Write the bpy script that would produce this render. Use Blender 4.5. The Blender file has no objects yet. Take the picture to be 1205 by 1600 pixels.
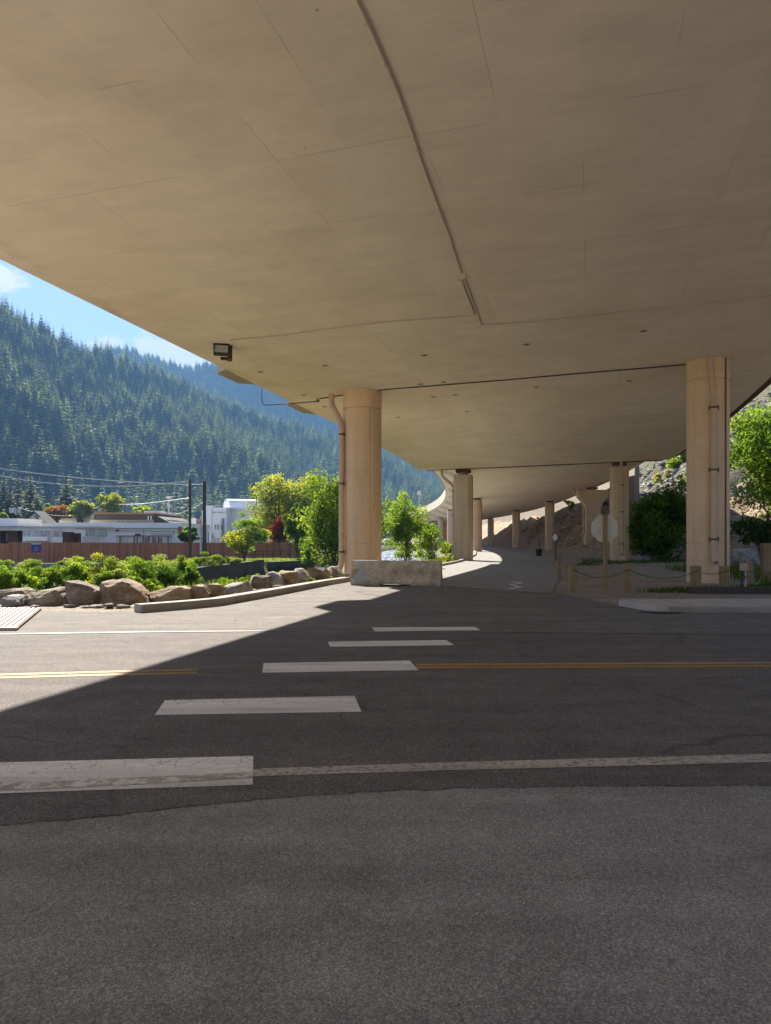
# Underside of a curving viaduct with a road crossing below, a wooded hillside and a small town beyond
HAZE = 0.00031
SKY_STR, SUN_STR, EXPO = 0.08, 3.0, 2.72
CLOUD_COL = (2.3, 2.35, 2.4)
import bpy, bmesh, math, random
import numpy as np
from mathutils import Vector, Matrix, noise

sc = bpy.context.scene
COL = sc.collection
F, CX, HZ, EYE = 1150.0, 602.5, 838.0, 1.6
R = math.radians
PI = math.pi

# ------------------------------------------------------------------ basics
def W(px, py, d):
    """a point at distance d whose bearing and elevation were measured on the photograph"""
    return Vector(((px - CX) * d / F, d, EYE + (HZ - py) * d / F))

def G(px, py, z=0.0):
    d = (EYE - z) * F / (py - HZ)
    return Vector(((px - CX) * d / F, d, z))

def tag(o, label=None, cat=None, group=None, kind=None):
    if label: o['label'] = label
    if cat: o['category'] = cat
    if group: o['group'] = group
    if kind: o['kind'] = kind
    return o

def empty(name, loc=(0, 0, 0), rz=0.0, **k):
    o = bpy.data.objects.new(name, None)
    o.empty_display_size = 0.3
    COL.objects.link(o)
    o.location = loc
    o.rotation_euler = (0, 0, rz)
    tag(o, **k)
    return o

def mesh_obj(name, verts, faces, mat, parent=None, smooth=False, loc=None, **k):
    me = bpy.data.meshes.new(name)
    me.from_pydata([tuple(v) for v in verts], [], faces)
    me.update()
    if smooth:
        me.polygons.foreach_set('use_smooth', [True] * len(me.polygons))
    if mat: me.materials.append(mat)
    o = bpy.data.objects.new(name, me)
    COL.objects.link(o)
    if parent: o.parent = parent
    if loc is not None: o.location = loc
    tag(o, **k)
    return o

def copy_tree(o, parent=None):
    c = o.copy()
    COL.objects.link(c)
    if parent: c.parent = parent
    for ch in o.children:
        copy_tree(ch, c)
    return c

class MB:
    def __init__(self):
        self.v, self.f = [], []
    def add(self, vs, fs):
        b = len(self.v)
        self.v += [Vector(v) for v in vs]
        self.f += [tuple(i + b for i in f) for f in fs]
        return self
    def box(self, c, s, rz=0.0, m=None):
        x, y, z = s[0] / 2, s[1] / 2, s[2] / 2
        vs = [(-x, -y, -z), (x, -y, -z), (x, y, -z), (-x, y, -z), (-x, -y, z), (x, -y, z), (x, y, z), (-x, y, z)]
        mt = Matrix.Translation(Vector(c)) @ (m if m else Matrix.Rotation(rz, 4, 'Z'))
        return self.add([mt @ Vector(v) for v in vs],
                        [(0, 3, 2, 1), (4, 5, 6, 7), (0, 1, 5, 4), (1, 2, 6, 5), (2, 3, 7, 6), (3, 0, 4, 7)])
    def tube(self, pts, r, n=8, cap=True):
        pts = [Vector(p) for p in pts]
        rs = r if isinstance(r, (list, tuple)) else [r] * len(pts)
        vs, fs = [], []
        up = None
        for i, p in enumerate(pts):
            t = (pts[min(i + 1, len(pts) - 1)] - pts[max(i - 1, 0)]).normalized()
            if up is None:
                up = Vector((0, 0, 1)) if abs(t.z) < 0.9 else Vector((0, 1, 0))
            a = t.cross(up)
            if a.length < 1e-5: a = t.cross(Vector((1, 0, 0)))
            a.normalize()
            up = a.cross(t).normalized()
            for k in range(n):
                q = 2 * PI * k / n
                vs.append(p + (a * math.cos(q) + up * math.sin(q)) * rs[i])
        for i in range(len(pts) - 1):
            for k in range(n):
                k2 = (k + 1) % n
                fs.append((i * n + k, i * n + k2, (i + 1) * n + k2, (i + 1) * n + k))
        if cap:
            fs.append(tuple(range(n)))
            fs.append(tuple((len(pts) - 1) * n + k for k in reversed(range(n))))
        return self.add(vs, fs)
    def lathe(self, prof, n=32, c=(0, 0, 0), ang=None):
        vs, fs = [], []
        c = Vector(c)
        for (r, z) in prof:
            for k in range(n):
                q = 2 * PI * k / n
                rr = r * (ang(q) if ang else 1)
                vs.append(c + Vector((rr * math.cos(q), rr * math.sin(q), z)))
        for i in range(len(prof) - 1):
            for k in range(n):
                k2 = (k + 1) % n
                fs.append((i * n + k, i * n + k2, (i + 1) * n + k2, (i + 1) * n + k))
        fs.append(tuple(reversed(range(n))))
        fs.append(tuple((len(prof) - 1) * n + k for k in range(n)))
        return self.add(vs, fs)
    def prism(self, poly, z0, z1):
        n = len(poly)
        area = sum(poly[i][0] * poly[(i + 1) % n][1] - poly[(i + 1) % n][0] * poly[i][1] for i in range(n))
        if area < 0: poly = list(reversed(poly))
        vs = [(p[0], p[1], z0) for p in poly] + [(p[0], p[1], z1) for p in poly]
        fs = [tuple(reversed(range(n))), tuple(range(n, 2 * n))]
        for i in range(n):
            j = (i + 1) % n
            fs.append((i, j, j + n, i + n))
        return self.add(vs, fs)
    def build(self, name, mat, parent=None, smooth=False, loc=None, bevel=0.0, **k):
        o = mesh_obj(name, self.v, self.f, mat, parent, smooth, loc, **k)
        if bevel:
            b = o.modifiers.new('bevel', 'BEVEL')
            b.width = bevel; b.segments = 2; b.limit_method = 'ANGLE'
        return o

def sheet(name, poly, z, mat, parent=None, **k):
    return mesh_obj(name, [(p[0], p[1], z) for p in poly], [tuple(range(len(poly)))], mat, parent, **k)

# ------------------------------------------------------------------ materials
def new_mat(name):
    m = bpy.data.materials.new(name)
    m.use_nodes = True
    nt = m.node_tree
    nt.nodes.clear()
    out = nt.nodes.new('ShaderNodeOutputMaterial')
    return m, nt, out

def nd(nt, typ, **k):
    n = nt.nodes.new(typ)
    for a, b in k.items():
        if a in n.inputs.keys() if not hasattr(n, a) else False:
            n.inputs[a].default_value = b
        else:
            setattr(n, a, b)
    return n

def tex_noise(nt, vec, scale, detail=4.0, rough=0.55):
    n = nt.nodes.new('ShaderNodeTexNoise')
    n.inputs['Scale'].default_value = scale
    n.inputs['Detail'].default_value = detail
    n.inputs['Roughness'].default_value = rough
    if vec is not None: nt.links.new(vec, n.inputs['Vector'])
    return n.outputs['Fac']

def ramp(nt, fac, stops):
    r = nt.nodes.new('ShaderNodeValToRGB')
    el = r.color_ramp.elements
    while len(el) > 1: el.remove(el[-1])
    for i, (p, c) in enumerate(stops):
        e = el[0] if i == 0 else el.new(p)
        e.position = p
        e.color = (c[0], c[1], c[2], 1) if isinstance(c, (tuple, list)) else (c, c, c, 1)
    nt.links.new(fac, r.inputs['Fac'])
    return r.outputs['Color']

def mix(nt, a, b, fac, mode='MIX'):
    m = nt.nodes.new('ShaderNodeMix')
    m.data_type = 'RGBA'
    m.blend_type = mode
    m.clamp_result = False
    for sock, val in ((m.inputs[0], fac), (m.inputs[6], a), (m.inputs[7], b)):
        if isinstance(val, (int, float)): sock.default_value = val
        elif isinstance(val, (tuple, list)): sock.default_value = (val[0], val[1], val[2], 1)
        else: nt.links.new(val, sock)
    return m.outputs[2]

def mth(nt, op, a, b=None, c=None):
    m = nt.nodes.new('ShaderNodeMath')
    m.operation = op
    for i, v in enumerate((a, b, c)):
        if v is None: continue
        if isinstance(v, (int, float)): m.inputs[i].default_value = v
        else: nt.links.new(v, m.inputs[i])
    return m.outputs[0]

def bsdf(nt, out, color, rough=0.8, bump=None, bstr=0.3, bdist=0.02, metal=0.0, spec=0.3):
    p = nt.nodes.new('ShaderNodeBsdfPrincipled')
    if isinstance(color, (tuple, list)): p.inputs['Base Color'].default_value = (*color[:3], 1)
    else: nt.links.new(color, p.inputs['Base Color'])
    if isinstance(rough, (int, float)): p.inputs['Roughness'].default_value = rough
    else: nt.links.new(rough, p.inputs['Roughness'])
    p.inputs['Metallic'].default_value = metal
    p.inputs['Specular IOR Level'].default_value = spec
    if bump is not None:
        b = nt.nodes.new('ShaderNodeBump')
        b.inputs['Strength'].default_value = bstr
        b.inputs['Distance'].default_value = bdist
        nt.links.new(bump, b.inputs['Height'])
        nt.links.new(b.outputs['Normal'], p.inputs['Normal'])
    nt.links.new(p.outputs['BSDF'], out.inputs['Surface'])
    return p

def pos(nt, kind='world'):
    if kind == 'world':
        return nt.nodes.new('ShaderNodeNewGeometry').outputs['Position']
    t = nt.nodes.new('ShaderNodeTexCoord')
    return t.outputs['Object' if kind == 'object' else 'UV']

def scaled(nt, vec, s):
    m = nt.nodes.new('ShaderNodeVectorMath')
    m.operation = 'MULTIPLY'
    nt.links.new(vec, m.inputs[0])
    m.inputs[1].default_value = s
    return m.outputs[0]

def simple(name, c1, c2=None, scale=3.0, rough=0.75, fine=40.0, bstr=0.25, metal=0.0, coord='object', stretch=None, spec=0.3, fine_amt=0.25, bdist=0.01):
    m, nt, out = new_mat(name)
    v = pos(nt, coord)
    if stretch: v = scaled(nt, v, stretch)
    n1 = tex_noise(nt, v, scale, 5)
    n2 = tex_noise(nt, v, fine, 3)
    c2 = c2 or tuple(x * 0.7 for x in c1)
    col = ramp(nt, n1, [(0.3, c2), (0.7, c1)])
    f = ramp(nt, n2, [(0.25, 1 - fine_amt), (0.75, 1 + fine_amt)])
    col = mix(nt, col, f, 1.0, 'MULTIPLY')
    bsdf(nt, out, col, rough, n2, bstr, bdist, metal, spec)
    return m

MAT = {}
def streaked(name, c1, c2, scale, rough, fine, bstr, fine_amt=0.15):
    m, nt, out = new_mat(name)
    v = pos(nt, 'object')
    n1 = tex_noise(nt, v, scale, 5)
    n2 = tex_noise(nt, v, fine, 4, 0.65)
    st = tex_noise(nt, scaled(nt, v, (1.3, 1.3, 0.12)), 2.0, 5, 0.65)
    hole = tex_noise(nt, v, 16.0, 2, 0.5)
    col = ramp(nt, n1, [(0.3, c2), (0.7, c1)])
    col = mix(nt, col, ramp(nt, st, [(0.30, 0.86), (0.52, 1.0), (0.72, 1.05)]), 1.0, 'MULTIPLY')
    col = mix(nt, col, ramp(nt, n2, [(0.25, 1 - fine_amt), (0.75, 1 + fine_amt)]), 1.0, 'MULTIPLY')
    col = mix(nt, col, tuple(x * 0.45 for x in c2), ramp(nt, hole, [(0.70, 0.0), (0.74, 0.7)]))
    bsdf(nt, out, col, rough, mth(nt, 'SUBTRACT', n2, mth(nt, 'MULTIPLY', hole, 0.5)), bstr, 0.012, 0, 0.2)
    return m
def asphalt(name, base, patch, speck, seam=0.0):
    m, nt, out = new_mat(name)
    v = pos(nt)
    big = tex_noise(nt, v, 0.35, 5, 0.6)
    mid = tex_noise(nt, v, 2.5, 5, 0.65)
    streak = tex_noise(nt, scaled(nt, v, (0.25, 3.0, 1)), 0.8, 4, 0.6)
    vor = nt.nodes.new('ShaderNodeTexVoronoi')
    vor.inputs['Scale'].default_value = 130.0
    nt.links.new(v, vor.inputs['Vector'])
    fine = tex_noise(nt, v, 80.0, 5, 0.75)
    col = mix(nt, base, patch, ramp(nt, big, [(0.35, 0.0), (0.65, 1.0)]))
    col = mix(nt, col, ramp(nt, mid, [(0.3, 0.78), (0.7, 1.2)]), 0.7, 'MULTIPLY')
    col = mix(nt, col, ramp(nt, streak, [(0.35, 0.8), (0.65, 1.18)]), 0.6, 'MULTIPLY')
    sp = ramp(nt, vor.outputs['Color'], [(0.15, 0.62), (0.6, 1.0), (0.9, speck)])
    col = mix(nt, col, sp, 0.9, 'MULTIPLY')
    col = mix(nt, col, ramp(nt, fine, [(0.30, 0.62), (0.48, 0.98), (0.70, 1.28)]), 0.8, 'MULTIPLY')
    # sparse dark pits and oil specks
    pit = tex_noise(nt, v, 9.0, 6, 0.8)
    col = mix(nt, col, (0.012, 0.011, 0.01), ramp(nt, pit, [(0.655, 0.0), (0.72, 0.75)]))
    crk = nt.nodes.new('ShaderNodeTexVoronoi'); crk.feature = 'DISTANCE_TO_EDGE'; crk.inputs['Scale'].default_value = 0.42
    wv = nt.nodes.new('ShaderNodeVectorMath'); wv.operation = 'ADD'; nt.links.new(v, wv.inputs[0])
    wn_ = nt.nodes.new('ShaderNodeTexNoise'); wn_.inputs['Scale'].default_value = 2.5; wn_.inputs['Detail'].default_value = 5; nt.links.new(v, wn_.inputs['Vector'])
    nt.links.new(scaled(nt, wn_.outputs['Color'], (0.5, 0.5, 0)), wv.inputs[1]); nt.links.new(wv.outputs[0], crk.inputs['Vector'])
    cm = mth(nt, 'MULTIPLY', ramp(nt, crk.outputs['Distance'], [(0.0, 1.0), (0.012, 0.0)]), ramp(nt, tex_noise(nt, v, 0.55, 3), [(0.52, 0.0), (0.58, 0.42)]))
    col = mix(nt, col, (0.03, 0.027, 0.024), cm)
    h = mth(nt, 'ADD', fine, mth(nt, 'MULTIPLY', vor.outputs['Distance'], 0.8))
    pt = tex_noise(nt, v, 26.0, 3, 0.6)
    col = mix(nt, col, tuple(x * 0.3 for x in base), ramp(nt, pt, [(0.69, 0.0), (0.73, 0.8)]))
    # lighter scuffs and a few filled scars
    sc_ = tex_noise(nt, scaled(nt, v, (0.5, 2.2, 1)), 1.7, 7, 0.8)
    col = mix(nt, col, tuple(x * 1.75 for x in base), ramp(nt, sc_, [(0.665, 0.0), (0.70, 0.55)]))
    oil = tex_noise(nt, v, 1.25, 4, 0.6)
    col = mix(nt, col, tuple(x * 0.45 for x in base), ramp(nt, oil, [(0.66, 0.0), (0.74, 0.55)]))
    bsdf(nt, out, col, 0.9, h, 0.7, 0.012, 0, 0.12)
    return m

def concrete_soffit():
    """beige painted concrete with the print of the formwork boards (uv in metres along and across the deck)"""
    m, nt, out = new_mat('beige_formed_concrete')
    uv = pos(nt, 'uv')
    sep = nt.nodes.new('ShaderNodeSeparateXYZ')
    nt.links.new(uv, sep.inputs[0])
    u, t = sep.outputs[0], sep.outputs[1]
    wob = mth(nt, 'MULTIPLY', mth(nt, 'SUBTRACT', tex_noise(nt, uv, 0.6, 2), 0.5), 0.10)
    uu = mth(nt, 'ADD', u, wob)
    tt = mth(nt, 'ADD', t, mth(nt, 'MULTIPLY', wob, 0.5))
    def seam(x, period, width):
        f = mth(nt, 'FRACT', mth(nt, 'DIVIDE', x, period))
        dd = mth(nt, 'ABSOLUTE', mth(nt, 'SUBTRACT', f, 0.5))
        return mth(nt, 'GREATER_THAN', dd, 0.5 - width / period)
    su, st = seam(uu, 2.44, 0.010), seam(tt, 1.22, 0.007)
    br = ramp(nt, tex_noise(nt, scaled(nt, uv, (0.9, 0.5, 1)), 1.1, 3), [(0.50, 0.0), (0.58, 1.0)])
    br2 = ramp(nt, tex_noise(nt, scaled(nt, uv, (0.35, 1.3, 1)), 1.3, 3), [(0.52, 0.0), (0.60, 1.0)])
    line = mth(nt, 'MAXIMUM', mth(nt, 'MULTIPLY', su, br), mth(nt, 'MULTIPLY', st, br2))
    # each board takes a slightly different tone
    wn = nt.nodes.new('ShaderNodeTexWhiteNoise')
    wn.noise_dimensions = '2D'
    cmb = nt.nodes.new('ShaderNodeCombineXYZ')
    nt.links.new(mth(nt, 'FLOOR', mth(nt, 'ADD', mth(nt, 'DIVIDE', uu, 2.44), 0.0)), cmb.inputs[0])
    nt.links.new(mth(nt, 'FLOOR', mth(nt, 'DIVIDE', tt, 1.22)), cmb.inputs[1])
    nt.links.new(cmb.outputs[0], wn.inputs['Vector'])
    board = ramp(nt, wn.outputs['Value'], [(0.0, 0.965), (1.0, 1.03)])
    big = tex_noise(nt, uv, 0.22, 4, 0.6)
    mid = tex_noise(nt, scaled(nt, uv, (1.0, 0.45, 1)), 1.4, 6, 0.7)
    grain = tex_noise(nt, scaled(nt, uv, (1.0, 0.12, 1)), 14.0, 4, 0.6)
    col = ramp(nt, big, [(0.35, (0.84, 0.70, 0.53)), (0.65, (0.90, 0.765, 0.595))])
    col = mix(nt, col, board, 1.0, 'MULTIPLY')
    col = mix(nt, col, ramp(nt, mid, [(0.25, 0.88), (0.75, 1.08)]), 1.0, 'MULTIPLY')
    col = mix(nt, col, ramp(nt, grain, [(0.3, 0.975), (0.7, 1.025)]), 1.0, 'MULTIPLY')
    spots = tex_noise(nt, uv, 3.2, 3, 0.9)
    col = mix(nt, col, (0.28, 0.22, 0.165), ramp(nt, spots, [(0.70, 0.0), (0.75, 0.6)]))
    pale = tex_noise(nt, uv, 1.9, 4, 0.8)
    col = mix(nt, col, (0.56, 0.49, 0.40), ramp(nt, pale, [(0.68, 0.0), (0.74, 0.45)]))
    col = mix(nt, col, (0.22, 0.17, 0.12), mth(nt, 'MULTIPLY', line, 0.34))
    edge = mth(nt, 'SUBTRACT', 1.0, mth(nt, 'MULTIPLY', t, 0.8))
    edge = mth(nt, 'MULTIPLY', mth(nt, 'MAXIMUM', edge, 0.0), ramp(nt, tex_noise(nt, scaled(nt, uv, (0.35, 1, 1)), 1.2, 4), [(0.5, 0.0), (0.7, 0.6)]))
    col = mix(nt, col, (0.52, 0.40, 0.22), edge)
    h = mth(nt, 'SUBTRACT', mth(nt, 'ADD', mth(nt, 'MULTIPLY', mid, 0.5), mth(nt, 'MULTIPLY', grain, 0.15)), mth(nt, 'MULTIPLY', line, 0.5))
    bsdf(nt, out, col, 0.85, h, 0.35, 0.01, 0, 0.2)
    return m

def leaf_mat(name, c1, c2, trans=0.45, tcol=None):
    m, nt, out = new_mat(name)
    a = nt.nodes.new('ShaderNodeAttribute')
    a.attribute_name = 'tint'
    oi = nt.nodes.new('ShaderNodeObjectInfo')
    lo_, hi_ = (0.5, 1.75) if 'conifer' in name else (0.8, 1.2)
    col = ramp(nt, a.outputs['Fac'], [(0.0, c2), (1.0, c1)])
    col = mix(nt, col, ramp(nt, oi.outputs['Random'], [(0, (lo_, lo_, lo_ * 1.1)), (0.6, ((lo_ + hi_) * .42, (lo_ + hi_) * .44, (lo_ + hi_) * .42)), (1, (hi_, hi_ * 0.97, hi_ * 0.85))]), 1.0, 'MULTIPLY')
    p = bsdf(nt, out, col, 0.7, spec=0.08)
    t = nt.nodes.new('ShaderNodeBsdfTranslucent')
    tc = mix(nt, col, tcol or (1.5, 1.45, 0.5), 1.0, 'MULTIPLY')
    nt.links.new(tc, t.inputs['Color'])
    ms = nt.nodes.new('ShaderNodeMixShader')
    ms.inputs[0].default_value = trans
    nt.links.new(p.outputs[0], ms.inputs[1])
    nt.links.new(t.outputs[0], ms.inputs[2])
    nt.links.new(ms.outputs[0], out.inputs['Surface'])
    return m

def flat(name, c, rough=0.6, metal=0.0, spec=0.4):
    m, nt, out = new_mat(name)
    v = pos(nt, 'object')
    n = tex_noise(nt, v, 6.0, 5, 0.65)
    col = mix(nt, c, ramp(nt, n, [(0.3, 0.86), (0.7, 1.12)]), 1.0, 'MULTIPLY')
    bsdf(nt, out, col, rough, None, metal=metal, spec=spec)
    return m

def rock_mat(name, c1, c2, c3):
    m, nt, out = new_mat(name)
    v = pos(nt, 'object')
    oi = nt.nodes.new('ShaderNodeObjectInfo')
    off = nt.nodes.new('ShaderNodeVectorMath'); off.operation = 'ADD'
    nt.links.new(v, off.inputs[0]); nt.links.new(oi.outputs['Location'], off.inputs[1])
    v = off.outputs[0]
    n1 = tex_noise(nt, v, 1.6, 6, 0.7)
    n2 = tex_noise(nt, scaled(nt, v, (1, 1, 3.0)), 4.0, 6, 0.75)
    n3 = tex_noise(nt, v, 22.0, 5, 0.7)
    col = ramp(nt, n1, [(0.32, c2), (0.5, c1), (0.68, c3)])
    col = mix(nt, col, ramp(nt, n2, [(0.3, 0.62), (0.7, 1.3)]), 1.0, 'MULTIPLY')
    col = mix(nt, col, ramp(nt, n3, [(0.3, 0.75), (0.7, 1.25)]), 1.0, 'MULTIPLY')
    h = mth(nt, 'ADD', n2, mth(nt, 'MULTIPLY', n3, 0.4))
    bsdf(nt, out, col, 0.85, h, 1.0, 0.10, 0, 0.2)
    return m

def board_mat(name, c1, c2, period, axis=0):
    m, nt, out = new_mat(name)
    v = pos(nt, 'object')
    sep = nt.nodes.new('ShaderNodeSeparateXYZ'); nt.links.new(v, sep.inputs[0])
    x = mth(nt, 'DIVIDE', sep.outputs[axis], period)
    wn = nt.nodes.new('ShaderNodeTexWhiteNoise'); wn.noise_dimensions = '1D'
    nt.links.new(mth(nt, 'FLOOR', x), wn.inputs['W'])
    col = ramp(nt, wn.outputs['Value'], [(0.0, c2), (1.0, c1)])
    g = tex_noise(nt, scaled(nt, v, (6, 6, 0.6)), 3.0, 5, 0.7)
    col = mix(nt, col, ramp(nt, g, [(0.3, 0.7), (0.7, 1.25)]), 1.0, 'MULTIPLY')
    bsdf(nt, out, col, 0.8, g, 0.3, 0.01, 0, 0.2)
    return m

def paint_mat(name, c, under, wear=0.5, scale=9.0):
    m, nt, out = new_mat(name)
    v = pos(nt)
    n = tex_noise(nt, v, scale, 7, 0.78)
    n2 = tex_noise(nt, scaled(nt, v, (0.5, 2.0, 1)), 1.3, 5, 0.65)
    rub = tex_noise(nt, scaled(nt, v, (0.12, 2.6, 1)), 1.6, 4, 0.6)
    f = tex_noise(nt, v, 70.0, 4, 0.7)
    crk = nt.nodes.new('ShaderNodeTexVoronoi'); crk.feature = 'DISTANCE_TO_EDGE'; crk.inputs['Scale'].default_value = 6.0
    wv = nt.nodes.new('ShaderNodeVectorMath'); wv.operation = 'ADD'; nt.links.new(v, wv.inputs[0])
    wn_ = nt.nodes.new('ShaderNodeTexNoise'); wn_.inputs['Scale'].default_value = 9.0; nt.links.new(v, wn_.inputs['Vector'])
    nt.links.new(scaled(nt, wn_.outputs['Color'], (0.12, 0.12, 0)), wv.inputs[1]); nt.links.new(wv.outputs[0], crk.inputs['Vector'])
    col = mix(nt, c, ramp(nt, n2, [(0.3, 0.74), (0.7, 1.08)]), 1.0, 'MULTIPLY')
    col = mix(nt, col, ramp(nt, rub, [(0.36, 0.66), (0.56, 1.03)]), 0.8, 'MULTIPLY')
    col = mix(nt, col, ramp(nt, f, [(0.3, 0.72), (0.7, 1.15)]), 1.0, 'MULTIPLY')
    col = mix(nt, col, under, mth(nt, 'MULTIPLY', ramp(nt, crk.outputs['Distance'], [(0.0, 0.7), (0.03, 0.0)]), ramp(nt, n2, [(0.45, 0.0), (0.6, 1.0)])))
    col = mix(nt, col, under, ramp(nt, n, [(wear - 0.02, 0.0), (wear + 0.05, 0.9)]))
    bsdf(nt, out, col, 0.75, f, 0.3, 0.006, 0, 0.25)
    return m

MAT['soffit'] = concrete_soffit()
MAT['old_asphalt'] = asphalt('old_worn_asphalt', (0.30, 0.286, 0.266), (0.345, 0.328, 0.303), 1.55)
MAT['new_asphalt'] = asphalt('dark_resurfaced_asphalt', (0.158, 0.144, 0.132), (0.185, 0.168, 0.154), 1.9)
MAT['apron'] = asphalt('grey_weathered_asphalt', (0.185, 0.171, 0.153), (0.22, 0.202, 0.18), 1.8)
MAT['side_road'] = asphalt('smooth_grey_asphalt', (0.295, 0.288, 0.275), (0.325, 0.316, 0.30), 1.35)
MAT['white_paint'] = paint_mat('worn_white_road_paint', (0.86, 0.825, 0.76), (0.20, 0.185, 0.165), 0.63)
MAT['faded_white'] = paint_mat('faded_white_road_paint', (0.54, 0.485, 0.415), (0.17, 0.155, 0.14), 0.53, 22.0)
MAT['old_white'] = paint_mat('nearly_worn_off_white_line', (0.25, 0.232, 0.205), (0.18, 0.168, 0.15), 0.42, 14.0)
MAT['yellow_paint'] = paint_mat('worn_yellow_road_paint', (0.55, 0.32, 0.085), (0.09, 0.083, 0.077), 0.58, 14.0)
MAT['faded_yellow'] = paint_mat('faded_yellow_road_paint', (0.24, 0.165, 0.09), (0.10, 0.092, 0.085), 0.47, 14.0)
MAT['stain'] = paint_mat('tan_worn_old_line', (0.50, 0.44, 0.36), (0.7, 0.67, 0.61), 0.5, 9.0)
MAT['rib'] = simple('darker_panel_concrete', (0.66, 0.55, 0.42), (0.58, 0.48, 0.36), 0.6, 0.85, 12.0, 0.2, fine_amt=0.1)
MAT['column'] = streaked('sandblasted_tan_concrete', (0.77, 0.545, 0.36), (0.67, 0.47, 0.305), 0.7, 0.9, 30.0, 0.5, fine_amt=0.16)
MAT['smooth_column'] = streaked('smooth_tan_concrete', (0.68, 0.505, 0.35), (0.58, 0.43, 0.295), 0.9, 0.85, 25.0, 0.2, fine_amt=0.1)
MAT['pipe'] = simple('tan_painted_pipe', (0.64, 0.46, 0.34), (0.54, 0.385, 0.28), 2.0, 0.55, 30.0, 0.1, fine_amt=0.08)
MAT['rusty'] = simple('rusty_brown_steel', (0.16, 0.085, 0.05), (0.09, 0.05, 0.035), 6.0, 0.8, 40.0, 0.3)
MAT['conduit'] = simple('dull_painted_conduit', (0.62, 0.52, 0.40), (0.50, 0.41, 0.31), 3.0, 0.6, 30.0, 0.1, fine_amt=0.1)
MAT['conduit_dark'] = simple('dark_grey_conduit', (0.10, 0.085, 0.075), (0.06, 0.052, 0.047), 3.0, 0.6, 30.0, 0.1)
MAT['parapet'] = simple('pale_parapet_concrete', (0.47, 0.38, 0.29), (0.40, 0.325, 0.25), 0.5, 0.85, 12.0, 0.2, fine_amt=0.1)
MAT['kerb'] = simple('weathered_kerb_concrete', (0.36, 0.325, 0.275), (0.27, 0.245, 0.21), 1.6, 0.88, 30.0, 0.4)
MAT['walk'] = simple('grey_pavement_concrete', (0.52, 0.445, 0.385), (0.43, 0.37, 0.32), 1.2, 0.88, 35.0, 0.35, coord='world')
MAT['barrier'] = simple('stained_barrier_concrete', (0.60, 0.49, 0.36), (0.30, 0.24, 0.17), 3.0, 0.9, 22.0, 0.6, fine_amt=0.4)
MAT['dark_wall'] = simple('dark_stained_concrete', (0.105, 0.10, 0.095), (0.055, 0.053, 0.052), 1.1, 0.9, 10.0, 0.4, fine_amt=0.3)
MAT['grey_wall'] = simple('grey_cast_concrete', (0.30, 0.28, 0.25), (0.19, 0.18, 0.165), 0.8, 0.9, 9.0, 0.4)
MAT['post_wood'] = simple('weathered_post_timber', (0.33, 0.235, 0.135), (0.21, 0.145, 0.085), 3.0, 0.85, 12.0, 0.5, stretch=(6, 6, 0.7))
MAT['pole_wood'] = simple('dark_creosoted_timber', (0.10, 0.078, 0.06), (0.06, 0.048, 0.04), 3.0, 0.85, 12.0, 0.4, stretch=(6, 6, 0.4))
MAT['bark'] = simple('brown_bark', (0.115, 0.085, 0.06), (0.06, 0.045, 0.033), 4.0, 0.9, 20.0, 0.6, stretch=(3, 3, 0.6))
MAT['aluminium'] = simple('dull_sign_aluminium', (0.62, 0.57, 0.49), (0.55, 0.51, 0.44), 2.5, 0.6, 30.0, 0.05, metal=0.0, fine_amt=0.06)
MAT['red_sign'] = flat('red_sign_face', (0.42, 0.02, 0.02), 0.5)
MAT['black'] = flat('black_plastic', (0.02, 0.02, 0.02), 0.5)
MAT['dark_metal'] = flat('dark_metal', (0.035, 0.033, 0.03), 0.5)
MAT['glass_lens'] = flat('pale_lamp_glass', (0.36, 0.38, 0.38), 0.15, spec=0.8)
MAT['window'] = flat('dark_window_glass', (0.035, 0.04, 0.05), 0.1, spec=0.7)
MAT['white_wall'] = simple('white_painted_wall', (0.88, 0.88, 0.88), (0.80, 0.80, 0.81), 0.4, 0.8, 6.0, 0.1, fine_amt=0.06)
MAT['offwhite'] = simple('dingy_white_panel', (0.74, 0.71, 0.66), (0.56, 0.51, 0.46), 0.9, 0.8, 8.0, 0.2, stretch=(1, 1, 0.25))
MAT['corrugated'] = simple('weathered_corrugated_panel', (0.60, 0.60, 0.60), (0.28, 0.28, 0.30), 1.4, 0.7, 8.0, 0.2, stretch=(3.0, 1, 0.3), fine_amt=0.4)
MAT['cream'] = simple('cream_painted_wall', (0.56, 0.49, 0.38), (0.48, 0.42, 0.33), 0.6, 0.85, 8.0, 0.1, fine_amt=0.08)
MAT['brown_timber'] = simple('dark_brown_timber', (0.13, 0.065, 0.035), (0.08, 0.042, 0.025), 2.0, 0.8, 10.0, 0.2, stretch=(4, 4, 0.5))
MAT['roof_dark'] = simple('charcoal_roof', (0.055, 0.05, 0.048), (0.038, 0.036, 0.036), 0.8, 0.85, 6.0, 0.2)
MAT['fascia_brown'] = simple('dark_brown_fascia', (0.10, 0.075, 0.058), (0.07, 0.055, 0.045), 0.6, 0.8, 6.0, 0.1)
MAT['tan_roof'] = simple('tan_flat_roof', (0.38, 0.33, 0.28), (0.30, 0.26, 0.22), 0.5, 0.85, 6.0, 0.1)
MAT['orange_trim'] = flat('orange_brown_trim', (0.30, 0.15, 0.06), 0.6)
MAT['red_panel'] = flat('red_panel', (0.48, 0.04, 0.04), 0.6)
MAT['blue_sign'] = flat('blue_sign_face', (0.03, 0.07, 0.28), 0.5)
MAT['white_flat'] = flat('white_sign_band', (0.62, 0.55, 0.52), 0.6)
MAT['wire'] = flat('pale_cable', (0.75, 0.72, 0.66), 0.6)
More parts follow.
